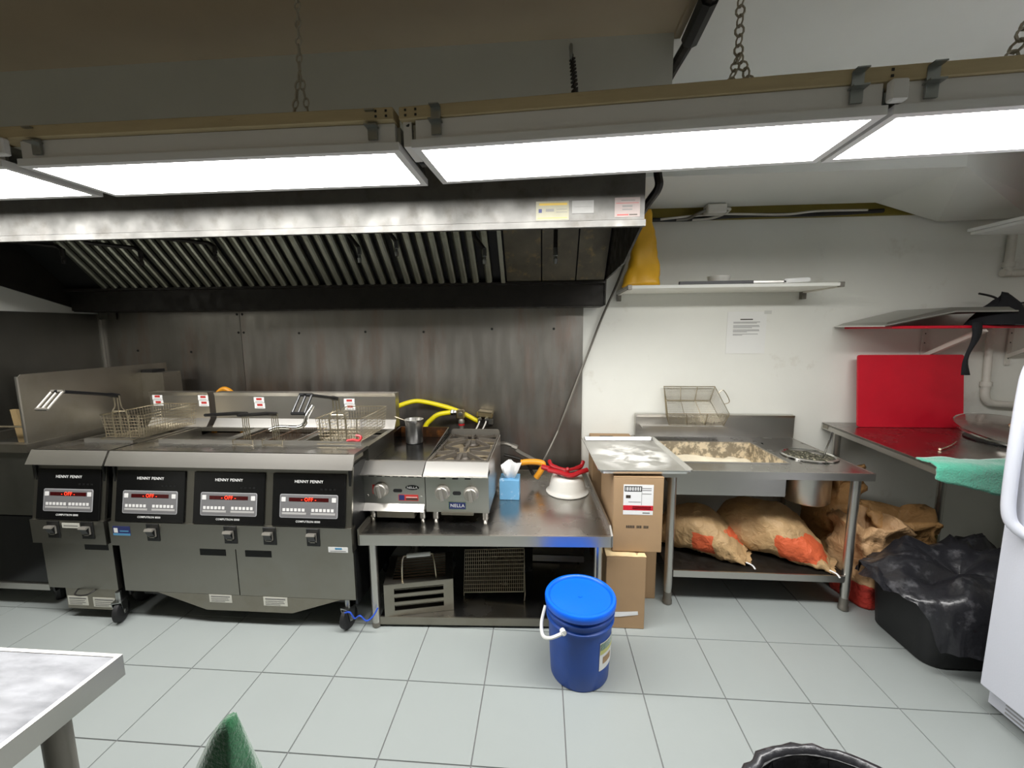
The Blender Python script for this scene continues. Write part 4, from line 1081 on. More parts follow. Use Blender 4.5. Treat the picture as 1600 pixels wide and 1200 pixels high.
m = MB(); m.cbox(-0.375, -0.34, 2.76, 2.79, 0.86, 0.90, 0.005); m.build('elbow', 'galvanised', vb)
gp = thing('gas_pipe', 'grey gas pipe with elbow running along the wall behind the tissue box', 'pipe', (-0.2, 2.62, 0.57))
MB().tube(bez([(-0.40, 2.70, 0.70), (-0.27, 2.66, 0.757), (-0.19, 2.64, 0.745), (-0.16, 2.63, 0.715), (-0.06, 2.62, 0.665), (0.02, 2.60, 0.63)], 5), 0.014, 8).build('pipe', 'pipe_grey', gp, True)
MB().tube([(-0.20, 2.64, 0.747), (-0.165, 2.635, 0.735)], 0.021, 8).build('elbow', 'pipe_grey', gp, True)
MB().tube(bez([(-0.25, 2.6, 0.70), (-0.12, 2.6, 0.66), (-0.06, 2.6, 0.57)], 4), 0.010, 8).build('branch', 'soot', gp, True)
cable('amber_hose', [(-0.135, 2.555, 0.664), (-0.08, 2.55, 0.672), (-0.012, 2.55, 0.668), (0.006, 2.55, 0.65), (-0.012, 2.555, 0.61), (-0.04, 2.56, 0.565)], 0.019, 'amber_hose', 'amber rubber hose bent sharply behind the tissue box', 'hose', 10)
cable('looped_hose', [(-2.31, 2.70, 0.02), (-2.32, 2.70, 0.55), (-2.31, 2.70, 0.95), (-2.27, 2.70, 1.07), (-2.21, 2.70, 1.112), (-2.15, 2.70, 1.07), (-2.11, 2.70, 0.95), (-2.10, 2.70, 0.55), (-2.11, 2.70, 0.02)], 0.016, 'amber_hose', 'loop of amber hose peeking up behind the fryer splash panels', 'hose', 8)
cable('wall_cable', [(0.55, 2.86, 1.98), (0.515, 2.84, 1.876), (0.47, 2.84, 1.76), (0.39, 2.85, 1.567), (0.247, 2.85, 1.181), (0.13, 2.845, 0.86), (0.099, 2.84, 0.778), (0.02, 2.78, 0.63), (-0.02, 2.70, 0.60)], 0.0085, 'pipe_grey', 'thin grey cable slanting down the wall from the shelf to the gas pipe', 'cable', 6)

# tissue box
tb = thing('tissue_box', 'blue cardboard tissue box with a tissue pulled out', 'tissue box', (-0.19, 2.38, SZ))
MB().cbox(-0.252, -0.136, 2.322, 2.44, SZ + 0.001, SZ + 0.122, 0.002).build('carton', 'tissue_box', tb)
rows = []
for i in range(10):
    v = i / 9; row = []
    for j in range(9):
        u = j / 8 - 0.5
        wv = 0.028 + 0.022 * v
        row.append((-0.195 + u * 2 * wv * (1 + 0.2 * v) + 0.012 * v, 2.365 - 0.03 * math.sin(v * 2.6) + 0.02 * math.sin(u * 9 + v * 3) * (0.3 + v), SZ + 0.118 + 0.12 * v - 0.05 * abs(u) * v))
    rows.append(row)
MB().grid(rows).build('tissue', 'tissue', tb, True)

# white bowl upside down with the red trivet on it
bw = thing('white_bowl', 'white enamel bowl turned upside down on the stand', 'bowl', (0.153, 2.48, SZ))
bc = (0.153, 2.475, 0)
MB().lathe([(0.120, SZ + 0.001), (0.130, SZ + 0.003), (0.131, SZ + 0.008), (0.118, SZ + 0.016), (0.112, SZ + 0.03), (0.100, SZ + 0.085), (0.092, SZ + 0.105), (0.080, SZ + 0.113), (0.0, SZ + 0.114)], bc, 36).build('shell', 'enamel', bw, True)
MB().lathe([(0.070, SZ + 0.1135), (0.072, SZ + 0.124), (0.064, SZ + 0.125), (0.0, SZ + 0.123)], bc, 30).build('foot_ring', 'steel', bw, True)
tr = thing('red_trivet', 'red three-armed plastic holder lying on the upturned white bowl', 'holder', (0.153, 2.475, SZ + 0.125))
for an, ln in ((math.radians(-93), 0.085), (math.radians(30), 0.12), (math.radians(150), 0.13)):
    m = MB(); d = Vector((math.cos(an), math.sin(an), 0)); c0 = Vector((0.153, 2.475, SZ + 0.136))
    m.tube(bez([c0, c0 + d * ln * 0.5 + Vector((0, 0, 0.003)), c0 + d * ln * 0.85 + Vector((0, 0, 0.012)), c0 + d * ln + Vector((0, 0, 0.045))], 5), [0.011] * 6 + [0.014] * 5 + [0.012] * 4 + [0.006], 8)
    m.build('arm', 'red_plastic', tr, True)
m = MB(); m.tube(bez([(0.035, 2.42, SZ + 0.155), (0.10, 2.395, SZ + 0.150), (0.165, 2.385, SZ + 0.135), (0.22, 2.395, SZ + 0.152), (0.268, 2.42, SZ + 0.16)], 6), 0.015, 8); m.build('front_band', 'red_plastic', tr, True)
m = MB(); m.tube([(0.0, 2.46, SZ + 0.16), (0.045, 2.43, SZ + 0.158)], 0.017, 8); m.build('grip_end', 'red_plastic', tr, True)

# things under the stand
rb = thing('slicer_cage', 'steel slotted frame box with a wire carrying handle under the stand', 'frame box', (-0.66, 2.06, 0.056), math.radians(13.0))
RB = WM[rb.name]
def rbb(name, material, *boxes, parent=None):
    m = MB()
    for q in boxes: m.box(*q)
    return m.build(name, material, parent or rb, local=True)
RW = 0.174
rbb('front_plate', 'steel_dull', (-RW, RW, -0.137, -0.133, 0.0, 0.028), (-RW, RW, -0.137, -0.133, 0.148, 0.172), (-RW, -RW + 0.05, -0.137, -0.133, 0.028, 0.148), (RW - 0.05, RW, -0.137, -0.133, 0.028, 0.148))
for z in (0.058, 0.102):
    rbb('slat', 'steel_dull', (-RW + 0.05, RW - 0.05, -0.137, -0.132, z, z + 0.016))
for z in (0.042, 0.088, 0.131):
    m = MB(); m.rod((-RW + 0.05, -0.118, z), (RW - 0.05, -0.118, z), 0.003); m.build('rod', 'chrome', rb, True, True)
rbb('side_plate', 'steel_dull', (-RW, -RW + 0.004, -0.133, 0.137, 0, 0.172)); rbb('side_plate', 'steel_dull', (RW - 0.004, RW, -0.133, 0.137, 0, 0.172))
rbb('top_rail', 'steel_dull', (-RW, RW, -0.137, -0.10, 0.170, 0.174), (-RW, -RW + 0.04, -0.10, 0.137, 0.170, 0.174), (RW - 0.04, RW, -0.10, 0.137, 0.170, 0.174))
for k in range(9):
    m = MB(); m.rod((-RW + 0.04, -0.085 + k * 0.026, 0.165), (RW - 0.04, -0.085 + k * 0.026, 0.165), 0.003); m.build('grate_rod', 'wire_dark', rb, True, True)
rbb('back_plate', 'steel_dull', (-RW, RW, 0.133, 0.137, 0, 0.172)); rbb('bottom_plate', 'soot', (-RW, RW, -0.133, 0.133, 0.0, 0.004))
m = MB(); m.tube(bez([(-0.085, -0.11, 0.172), (-0.083, -0.10, 0.25), (-0.078, -0.085, 0.285), (-0.06, -0.08, 0.29), (0.06, -0.08, 0.29), (0.072, -0.085, 0.285), (0.08, -0.10, 0.25), (0.088, -0.11, 0.172)], 4), 0.0042, 6); hh = m.build('carry_handle', 'wire', rb, True, True)
m = MB(); m.tube([(-0.06, -0.08, 0.29), (0.06, -0.08, 0.29)], 0.011, 8); m.build('handle_sleeve', 'white_plastic', hh, True, True)
cable('tangled_cord', [(-0.985, 1.84, 0.105), (-0.95, 1.825, 0.12), (-0.93, 1.83, 0.085), (-0.90, 1.825, 0.105), (-0.87, 1.83, 0.075), (-0.842, 1.845, 0.09), (-0.825, 1.868, 0.12)], 0.004, 'blue_cord', 'blue cord knotted from the fryer caster to the stand leg', 'cord', 6)
wr = thing('wire_rack', 'dark rectangular wire rack leaning at the back under the stand', 'rack', (-0.26, 2.1, 0.056))
m = MB()
A0, A1 = Vector((-0.428, 2.08, 0.078)), Vector((-0.10, 2.08, 0.098))
upv = Vector((0.0, 0.06, 0.215))
for i in range(31):
    p = A0 + (A1 - A0) * i / 30; m.rod(p, p + upv, 0.0016, 4)
for j in range(12):
    m.rod(A0 + upv * j / 11, A1 + upv * j / 11, 0.0016, 4)
tag(m.build('wire_grid', 'wire', wr), kind='stuff')
m = MB(); m.tube([A0, A1, A1 + upv, A0 + upv], 0.0035, 6, closed=True); m.tube([A1 + upv * 0.98, A1 + Vector((0.01, -0.05, 0.02)), A1 + Vector((0.005, -0.02, -0.04))], 0.003, 6); m.tube([A0, A0 + Vector((0, 0.0, -0.02))], 0.003, 6); m.build('rim', 'wire', wr, True)
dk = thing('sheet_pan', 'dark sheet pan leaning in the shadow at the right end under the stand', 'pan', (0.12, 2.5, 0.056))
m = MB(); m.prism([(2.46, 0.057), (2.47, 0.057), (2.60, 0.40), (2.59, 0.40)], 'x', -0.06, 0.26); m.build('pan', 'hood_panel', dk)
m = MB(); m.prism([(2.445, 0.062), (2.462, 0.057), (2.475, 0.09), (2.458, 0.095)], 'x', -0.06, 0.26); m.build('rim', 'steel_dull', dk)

# ================================================================== BLUE BUCKET
bk = thing('blue_bucket', 'tall blue plastic bucket with lid standing on the floor', 'bucket', (0.165, 1.695, 0))
BC = (0.166, 1.69, 0)
MB().lathe([(0.0, 0.004), (0.118, 0.004), (0.124, 0.0), (0.127, 0.006), (0.132, 0.10), (0.138, 0.262), (0.147, 0.266), (0.147, 0.273), (0.139, 0.277), (0.140, 0.298), (0.149, 0.302), (0.149, 0.310), (0.141, 0.314), (0.141, 0.33)], BC, 48, caps=False).build('body', 'bucket_blue', bk, True)
lid = MB().lathe([(0.150, 0.326), (0.153, 0.330), (0.154, 0.352), (0.150, 0.358), (0.140, 0.360), (0.135, 0.357), (0.132, 0.349), (0.0, 0.347)], BC, 48).build('lid', 'lid_blue', bk, True)
MB().lathe([(0.009, 0.347), (0.008, 0.350), (0, 0.350)], BC, 12).build('lid_boss', 'lid_blue', lid, True)
hb = MB()
ha = Vector((0.018, 1.655, 0.287)); hbp = Vector((0.085, 1.552, 0.287))
hb.tube(bez([(0.015, 1.72, 0.275), (-0.002, 1.665, 0.235), (0.004, 1.60, 0.225), (0.035, 1.555, 0.25), (0.085, 1.548, 0.28)], 6), 0.0075, 8)
hb.build('carry_handle', 'white_plastic', bk, True)
MB(frame((0.085, 1.556, 0.281), (0, 0, 1), (1, 0.3, 0))).lathe([(0.012, -0.012), (0.012, 0.008), (0, 0.01)], n=10).build('handle_pivot', 'white_plastic', bk, True)
lb = MB(); rws = []
for i in range(2):
    row = []
    for j in range(9):
        a = math.radians(-58 + j * 6.0); z = 0.09 + i * 0.13
        rr = 0.1322 + (z - 0.10) * 0.037 + 0.0015
        row.append((BC[0] + rr * math.cos(a), BC[1] + rr * math.sin(a), z))
    rws.append(row)
lab = MB().grid(rws).build('label', 'sticker_white', bk, True)
def curved_patch(name, z0, z1, a0, a1, material, off):
    R_ = []
    for z in (z0, z1):
        R_.append([(BC[0] + (0.1322 + (z - 0.10) * 0.037 + off) * math.cos(math.radians(a0 + (a1 - a0) * j / 6)), BC[1] + (0.1322 + (z - 0.10) * 0.037 + off) * math.sin(math.radians(a0 + (a1 - a0) * j / 6)), z) for j in range(7)])
    return MB().grid(R_).build(name, material, lab, True)
curved_patch('label_print', 0.165, 0.216, -57, -12, 'leaf', 0.0025)
curved_patch('label_print', 0.185, 0.216, -57, -12, 'dark_green_towel', 0.003)
curved_patch('label_print', 0.118, 0.150, -50, -25, 'cardboard', 0.0025)

# ================================================================== CARTONS BY THE STAND
def carton(name, label, x0, x1, y0, y1, z0, z1, group=None, flap=True, tilt=0.0):
    t = thing(name, label, 'box', ((x0 + x1) / 2, (y0 + y1) / 2, z0), tilt, group)
    hx, hy = (x1 - x0) / 2, (y1 - y0) / 2
    m = MB(); m.cbox(-hx, hx, -hy, hy, 0, z1 - z0 - 0.004, 0.003); m.build('carton', 'cardboard', t, local=True)
    if flap:
        for s in (-1, 1):
            m = MB(); m.box(-hx, hx, min(0.001 * s, s * hy), max(0.001 * s, s * hy), z1 - z0 - 0.004, z1 - z0); m.build('top_flap', 'cardboard', t, local=True)
    return t
c1 = carton('cardboard_box', 'plain cardboard box on the floor with a torn white label, in front', 0.318, 0.513, 1.957, 2.195, 0.0, 0.387, 'cardboard boxes')
m = MB(); m.add([(-0.06, -0.120, 0.062), (-0.02, -0.1215, 0.066), (0.066, -0.120, 0.078), (0.064, -0.1205, 0.098), (0.0, -0.121, 0.094), (-0.05, -0.120, 0.090)], [(0, 1, 2, 3, 4, 5)]); m.build('torn_label', 'sticker_white', c1, local=True)
m = MB(); m.grid([[(-0.098 + 0.196 * i / 8, -0.117 + 0.23 * j / 4, 0.3865 + 0.003 * random.random()) for i in range(9)] for j in range(5)]); m.build('torn_top', 'cardboard_light', c1, local=True)
c2 = carton('cardboard_box', 'cardboard box on the floor behind, carrying the labelled box', 0.36, 0.632, 2.205, 2.60, 0.0, 0.387, 'cardboard boxes')
c3 = carton('cardboard_box', 'tall cardboard box with a shipping label right under the floured tray', 0.352, 0.594, 1.995, 2.42, 0.393, 0.783, 'cardboard boxes')
C3 = WM[c3.name]
Lx = lambda x: x - (0.352 + 0.594) / 2
fy = -0.2125
m = MB(C3L := Matrix.Translation((0, 0, 0.032))); m.box(Lx(0.40), Lx(0.545), fy - 0.001, fy, 0.165, 0.320); shp = m.build('shipping_label', 'sticker_white', c3, local=True)
for (a, b, c, d, mt) in ((0.405, 0.488, 0.285, 0.312, 'black_panel'), (0.412, 0.435, 0.250, 0.266, 'dark_print'), (0.40, 0.545, 0.188, 0.213, 'red_label'), (0.445, 0.535, 0.2025, 0.207, 'sticker_white'), (0.445, 0.535, 0.194, 0.1985, 'sticker_white'),
                         (0.49, 0.535, 0.30, 0.303, 'grey_print'), (0.49, 0.535, 0.29, 0.293, 'grey_print'), (0.49, 0.535, 0.272, 0.275, 'grey_print'), (0.425, 0.485, 0.229, 0.232, 'grey_print'), (0.495, 0.53, 0.172, 0.178, 'grey_print'), (0.488, 0.4895, 0.215, 0.312, 'grey_print')):
    m = MB(C3L); m.box(Lx(a), Lx(b), fy - 0.0016, fy - 0.001, c, d); m.build('printed_line', mt, shp, local=True)
for k in range(12):
    m = MB(C3L); x = 0.409 + k * 0.0064; m.box(Lx(x), Lx(x + 0.0026 + 0.002 * (k % 2)), fy - 0.002, fy - 0.0016, 0.289, 0.308); m.build('bar', 'sticker_white', shp, local=True)
for k in range(13):
    if k in (5, 9): continue
    m = MB(); x = 0.418 + k * 0.0085; m.box(Lx(x), Lx(x + 0.0055), fy - 0.0012, fy - 0.0003, 0.127, 0.140); m.build('stamp_mark', 'dark_print', c3, local=True)
c4 = carton('cardboard_box', 'pale cardboard box with a hand hole behind the floured tray', 0.325, 0.60, 2.64, 2.86, 0.0, 0.79, 'cardboard boxes', flap=False)
m = MB(); m.prism([(-0.06, -0.06), (0.035, -0.06), (0.01, 0.03), (-0.075, 0.03)], 'z', 0.785, 0.7885); m.build('hand_hole', 'black_gap', c4, local=True)

# floured baking sheet, resting on the labelled box and the flour table
tray = thing('baking_sheet', 'aluminium baking sheet dusted with flour on top of the box', 'baking sheet', (0.495, 2.325, 0.795), math.radians(2.2))
TW, TD, TH = 0.228, 0.325, 0.024
m = MB(); m.prism(rrect(TW - 0.012, TD - 0.012, 0.02), 'z', 0.0, 0.003); m.build('pan', 'tray_flour', tray, local=True)
ri = [rrect(TW - 0.012, TD - 0.012, 0.02), rrect(TW - 0.002, TD - 0.002, 0.025), rrect(TW + 0.004, TD + 0.004, 0.028), rrect(TW + 0.004, TD + 0.004, 0.028)]
zz = [0.001, TH - 0.004, TH - 0.002, TH - 0.008]
m = MB(); m.grid([[(p[0], p[1], z) for p in r + r[:1]] for r, z in zip(ri, zz)]); m.build('rim', 'aluminium', tray, True, True)

# ================================================================== FLOUR TABLE
ft = thing('breading_table', 'stainless breading table with a flour basin and a round well', 'table', (1.145, 2.5, 0))
FX0, FX1, FY0, FY1, FZ = 0.62, 1.665, 2.13, 2.865, 0.775
BX, BX_, BY, BY_ = 0.745, 1.33, 2.275, 2.70
PC, PR = (1.525, 2.425), 0.132
tp = MB()
for (a, b, c, d) in ((FX0, FX1, FY0, BY), (FX0, BX, BY, BY_), (FX0, FX1, BY_, FY1), (BX_, PC[0] - PR - 0.0, BY, BY_)):
    tp.box(a, b, c, d, FZ - 0.012, FZ)
# plate around the round well
sq = (PC[0] - PR, FX1, BY, BY_)
N = 48
outer = []
for k in range(N):
    a = 2 * PI * k / N; dx, dy = math.cos(a), math.sin(a)
    tx = ((sq[1] - PC[0]) if dx > 0 else (PC[0] - sq[0])) / max(abs(dx), 1e-6); ty = ((sq[3] - PC[1]) if dy > 0 else (PC[1] - sq[2])) / max(abs(dy), 1e-6)
    tt = min(tx, ty); outer.append((PC[0] + dx * tt, PC[1] + dy * tt, FZ))
inner = [(PC[0] + (PR - 0.004) * math.cos(2 * PI * k / N), PC[1] + (PR - 0.004) * math.sin(2 * PI * k / N), FZ) for k in range(N)]
tp.grid([outer + outer[:1], inner + inner[:1]])
tp.build('top', 'steel_top', ft)
MB().box(FX0 - 0.002, FX1 + 0.002, FY0 - 0.004, FY0 + 0.006, FZ - 0.038, FZ + 0.001).build('front_apron', 'steel', ft)
MB().box(FX1 - 0.006, FX1 + 0.003, FY0, FY1, FZ - 0.038, FZ + 0.001).build('side_apron', 'steel', ft)
MB().box(FX0 - 0.003, FX0 + 0.006, FY0, FY1, FZ - 0.038, FZ + 0.001).build('side_apron', 'steel', ft)
bs = MB().prism([(2.835, FZ), (2.835, FZ + 0.135), (2.83, FZ + 0.152), (2.868, FZ + 0.155), (2.868, FZ)], 'x', FX0 + 0.015, FX1 + 0.01).build('back_splash', 'steel', ft)
MB().box(FX0 + 0.04, FX0 + 0.58, 2.745, 2.835, FZ + 0.078, FZ + 0.084).box(FX0 + 0.04, FX0 + 0.58, 2.742, 2.747, FZ + 0.078, FZ + 0.092).build('ledge', 'steel', bs)
bz = MB(); zb_ = 0.602
bz.box(BX, BX_, BY, BY + 0.004, zb_, FZ); bz.box(BX, BX_, BY_ - 0.004, BY_, zb_, FZ); bz.box(BX, BX + 0.004, BY, BY_, zb_, FZ); bz.box(BX_ - 0.004, BX_, BY, BY_, zb_, FZ); bz.box(BX, BX_, BY, BY_, zb_ - 0.004, zb_)
bz.build('basin', 'flour_wall', ft)
MB().box(BX - 0.02, BX_ - 0.02, BY - 0.028, BY - 0.02, 0.598, FZ - 0.012).build('basin_front', 'steel', ft)
r = MB()
for (a, b, c, d) in ((BX - 0.006, BX_ + 0.006, BY - 0.008, BY), (BX - 0.006, BX_ + 0.006, BY_, BY_ + 0.008), (BX - 0.008, BX, BY, BY_), (BX_, BX_ + 0.008, BY, BY_)):
    r.box(a, b, c, d, FZ, FZ + 0.004)
r.build('basin_rim', 'steel', ft)
MB().lathe([(PR - 0.002, FZ + 0.0005), (PR + 0.01, FZ + 0.002), (PR + 0.01, FZ + 0.008), (PR - 0.004, FZ + 0.010), (PR - 0.010, FZ + 0.002)], (*PC, 0), 40, caps=False).build('well_rim', 'chrome', ft, True)
MB().lathe([(0.0, 0.515), (PR - 0.022, 0.515), (PR - 0.014, 0.525), (PR - 0.012, FZ)], (*PC, 0), 36, caps=False).build('round_well', 'steel', ft, True)
for x, y in ((0.69, 2.175), (1.615, 2.18), (0.69, 2.80), (1.615, 2.80)):
    lg = MB().lathe([(0.018, 0.06), (0.0225, 0.12), (0.0225, FZ - 0.012)], (x, y, 0), 18).build('leg', 'steel', ft, True)
    MB().lathe([(0.020, 0.0), (0.025, 0.004), (0.025, 0.022), (0.021, 0.027), (0.0215, 0.06), (0.02, 0.07)], (x, y, 0), 16).build('foot', 'pipe_grey', lg, True)
MB().box(0.69, 1.615, 2.165, 2.80, 0.192, 0.200).build('undershelf', 'soot', ft)
MB().box(0.712, 1.594, 2.160, 2.168, 0.165, 0.202).build('shelf_front', 'steel', ft)
MB().box(0.66, 1.66, 2.835, 2.845, 0.02, 0.19).build('rear_kick', 'black_paint', ft)
# flour heaped in the basin
fl_rows = []
for j in range(22):
    row = []
    for i in range(34):
        u, v = i / 33, j / 21
        x = BX + 0.006 + (BX_ - BX - 0.012) * u; y = BY + 0.006 + (BY_ - BY - 0.012) * v
        z = 0.63 + 0.05 * math.exp(-((u - 0.28) / 0.16) ** 2 - ((v - 0.75) / 0.35) ** 2) + 0.04 * math.exp(-((u - 0.75) / 0.2) ** 2 - ((v - 0.8) / 0.35) ** 2) + 0.055 * max(0, v - 0.45) + 0.02 * fbm((x * 9, y * 9, 0.3))
        row.append((x, y, z))
    fl_rows.append(row)
flm = MB().grid(fl_rows)
solo(flm, 'flour', 'flour', 'heap of cream flour lying in the breading table basin', 'flour', smooth=True, kind='stuff')
g = []
for k, rr in enumerate([0.0, 0.03, 0.06, 0.085, 0.105, PR - 0.013]):
    g.append([(PC[0] + rr * math.cos(2 * PI * q / 32), PC[1] + rr * math.sin(2 * PI * q / 32), 0.766 + 0.014 * mnoise.noise(Vector((rr * 60 * math.cos(q / 5.1), rr * 60 * math.sin(q / 5.1), k)))) for q in range(33)])
for row in g: row[-1] = row[0]
solo(MB().grid(g), 'seasoning', 'greens', 'dark speckled seasoning filling the round well of the breading table', 'seasoning', smooth=True, kind='stuff')
wh = MB(); wh.tube([(1.60, 2.42, 0.755), (1.655, 2.455, 0.86), (1.67, 2.465, 0.905)], [0.004, 0.004, 0.007], 6); wh.tube([(1.585, 2.405, 0.752), (1.645, 2.45, 0.86)], 0.003, 6)
solo(wh, 'tongs', 'chrome', 'chrome tongs sticking up out of the round seasoning well', 'tongs', smooth=True)

# wire basket resting on the ledge of the back splash
wb = thing('wire_basket', 'shallow rectangular wire basket perched on the breading table back splash', 'basket', (1.01, 2.79, FZ + 0.085))
B0 = [Vector(q) for q in ((0.84, 2.765, 0.872), (1.19, 2.765, 0.872), (1.135, 2.868, 1.02), (0.845, 2.868, 1.02))]      # bottom frame
T0 = [Vector(q) for q in ((0.79, 2.68, 0.965), (1.185, 2.68, 0.965), (1.155, 2.85, 1.118), (0.82, 2.85, 1.118))]        # top rim
m = MB(); m.tube(T0, 0.0035, 6, closed=True); m.tube(B0, 0.003, 6, closed=True)
for a, b in zip(T0, B0): m.rod(a, b, 0.003)
for f in (0.33, 0.66):
    m.rod(T0[0].lerp(T0[1], f), B0[0].lerp(B0[1], f), 0.0025); m.rod(T0[3].lerp(T0[2], f), B0[3].lerp(B0[2], f), 0.0025); m.rod(B0[0].lerp(B0[1], f), B0[3].lerp(B0[2], f), 0.0025)
m.build('frame', 'wire', wb, True)
m = MB()
def net(a, b, c, d, n1, n2):
    for i in range(1, n1): m.tube([a.lerp(b, i / n1), d.lerp(c, i / n1)], 0.0009, 4, cap=False)
    for i in range(1, n2): m.tube([a.lerp(d, i / n2), b.lerp(c, i / n2)], 0.0009, 4, cap=False)
net(B0[0], B0[1], B0[2], B0[3], 34, 13)
for i in range(4):
    j = (i + 1) % 4
    net(T0[i], T0[j], B0[j], B0[i], 34 if i % 2 == 0 else 16, 9)
tag(m.build('wire_mesh', 'wire', wb), kind='stuff')
m = MB(); m.tube(bez([T0[1].lerp(T0[2], 0.35), T0[1].lerp(T0[2], 0.35) + Vector((0.03, -0.005, 0.02)), T0[1].lerp(T0[2], 0.75) + Vector((0.03, -0.005, 0.02)), T0[1].lerp(T0[2], 0.75)], 4), 0.003, 6); m.build('side_handle', 'wire', wb, True)

# ---- paper sacks
PAPER = srgb(198, 164, 118)
ORANGE = srgb(214, 98, 58)
bag_material('sack_left', PAPER, ORANGE, 0.11, 0.22, 0.07, 0.18, slant=0.7)
bag_material('sack_right', PAPER, ORANGE, 0.24, 0.38, 0.06, 0.19, slant=0.9)
bag_material('sack_standing', srgb(190, 152, 110), srgb(190, 56, 44), -0.5, 0.5, -0.1, 0.165)
bag_material('sack_crumpled', srgb(176, 134, 84), srgb(186, 66, 46), 0.10, 0.20, 0.18, 0.30)
def sack(name, label, loc, rotz, L, W, H, material, seed, group='paper flour sacks'):
    """lying sack: full at the back (-x), tapering to a flat sewn end in front (+x)"""
    t = thing(name, label, 'sack', loc, rotz, group)
    rows = []
    nu, nv = 56, 48
    for i in range(nu + 1):
        u = -1 + 2 * i / nu
        back = (1 - max(0, -u) ** 3.5) ** 0.5 if u > -1 else 0.0
        front = 1 - 0.93 * (max(0, (u - 0.05) / 0.95)) ** 1.7
        fat = max(0.0, back * front)
        wid = (0.45 + 0.55 * back) * (1 - 0.42 * max(0, (u - 0.2) / 0.8) ** 1.5)
        row = []
        for j in range(nv + 1):
            a = 2 * PI * (j % nv) / nv
            ca, sa = math.cos(a), math.sin(a)
            ex = 0.7
            p = Vector((u * L / 2, W / 2 * wid * math.copysign(abs(ca) ** ex, ca), H / 2 * fat * math.copysign(abs(sa) ** ex, sa) + H / 2 * fat))
            q = (p.x * 7 + seed, p.y * 7, p.z * 7)
            cr_ = ridge((p.x * 10 + p.y * 6 + seed, p.y * 14 - p.x * 5, p.z * 16)) ** 3
            d = 0.016 * fbm(q, 3) + (0.012 * cr_ + 0.007 * ridge((p.x * 24 + seed, p.y * 20, p.z * 24))) * (0.35 + 1.0 * max(0, u + 0.2)) - 0.006
            p += Vector((0, ca, sa)) * d * (0.45 + 0.55 * fat)
            p.x += 0.018 * mnoise.noise(Vector((p.y * 12, p.z * 12, seed))) * max(0, u)
            p.z = max(p.z, 0.001)
            row.append(p)
        row[-1] = row[0]
        rows.append(row)
    m = MB(); m.grid(rows); m.build('sack_body', material, t, True, True, angle=180)
    x = L / 2
    s = MB()
    s.grid([[(x - 0.02 + 0.004 * math.sin(k), -W * 0.29 + W * 0.58 * k / 10, 0.012 + 0.006 * math.sin(k * 1.3 + seed)) for k in range(11)], [(x + 0.022 + 0.006 * math.sin(k * 2.1), -W * 0.30 + W * 0.6 * k / 10, 0.012 + 0.010 * math.sin(k * 1.1 + seed)) for k in range(11)]])
    s.build('sewn_seam', material, t, True, True)
    st = MB(); st.tube(bez([(x, -W * 0.29, 0.02), (x + 0.03, -W * 0.33, 0.018), (x + 0.045, -W * 0.38, 0.008)], 4), 0.0045, 5); st.build('string', 'tissue', t, True, True)
    return t
sack('paper_sack', 'full paper sack with orange print, left one on the table shelf', (0.945, 2.43, 0.201), math.radians(-27), 0.50, 0.33, 0.235, 'sack_left', 1.3)
sack('paper_sack', 'full paper sack with orange print, right one reaching the table leg', (1.335, 2.44, 0.201), math.radians(-36), 0.62, 0.33, 0.27, 'sack_right', 5.7)

def crumpled(name, label, loc, rx, ry, Hh, material, seed, rotz=0.0, flare=0.03, open_top=True, lean=(0, 0), rough=1.0):
    t = thing(name, label, 'sack', loc, rotz, 'paper flour sacks')
    rows = []
    nz_, na = 34, 52
    base = rrect(rx, ry, min(rx, ry) * 0.45, 6)
    def around(f):
        n = len(base); s = f * n; i = int(s) % n; j = (i + 1) % n; w = s - int(s)
        return Vector((base[i][0] * (1 - w) + base[j][0] * w, base[i][1] * (1 - w) + base[j][1] * w, 0))
    rows.append([Vector((0, 0, 0.002))] * (na + 1))
    for k in range(nz_ + 1):
        v = k / nz_
        row = []
        for a in range(na + 1):
            p = around((a % na) / na)
            s = 0.86 + 0.18 * math.sin(min(1, v * 1.5) * PI / 2) - 0.10 * max(0, v - 0.6) + flare * max(0, v - 0.75) * 8
            q = Vector((p.x * s + lean[0] * v * v, p.y * s + lean[1] * v * v, Hh * v + 0.002))
            n1 = ridge((q.x * 9 + seed, q.y * 9, q.z * 7), 1.0) * 0.030 + fbm((q.x * 16 + seed, q.y * 16, q.z * 16), 3) * 0.018
            amp = rough * (0.25 + 1.3 * v)
            d = Vector((p.x, p.y, 0)).normalized()
            q += d * (n1 - 0.02) * amp
            q.z += (0.07 * mnoise.noise(Vector((p.x * 9 + seed, p.y * 9, 2.0))) * max(0, v - 0.5) * 2) * rough
            q.z = max(q.z, 0.001)
            row.append(q)
        row[-1] = row[0]
        rows.append(row)
    if open_top:
        for f, dz in ((0.75, -0.05), (0.4, -0.11), (0.05, -0.13)):
            rows.append([Vector((p.x * f + lean[0] * (1 - f), p.y * f + lean[1] * (1 - f), p.z + dz + 0.02 * mnoise.noise(Vector((p.x * 20, p.y * 20, f * 9))))) for p in rows[nz_ + 1]])
    m = MB(); m.grid(rows); m.build('sack_body', material, t, True, True, angle=180)
    return t
crumpled('paper_sack', 'standing paper sack with red print beside the table leg', (1.80, 2.31, 0), 0.125, 0.14, 0.47, 'sack_standing', 2.0, 0.2, 0.02)
crumpled('paper_sack', 'open brown paper sack with folded rim behind the black tub', (2.02, 2.42, 0), 0.15, 0.12, 0.45, 'sack_crumpled', 7.0, -0.15, 0.05, rough=1.25)
crumpled('paper_sack', 'crumpled brown paper sack standing highest behind the table leg', (1.76, 2.56, 0), 0.12, 0.11, 0.66, 'sack_crumpled', 11.0, 0.4, 0.02, rough=1.4)

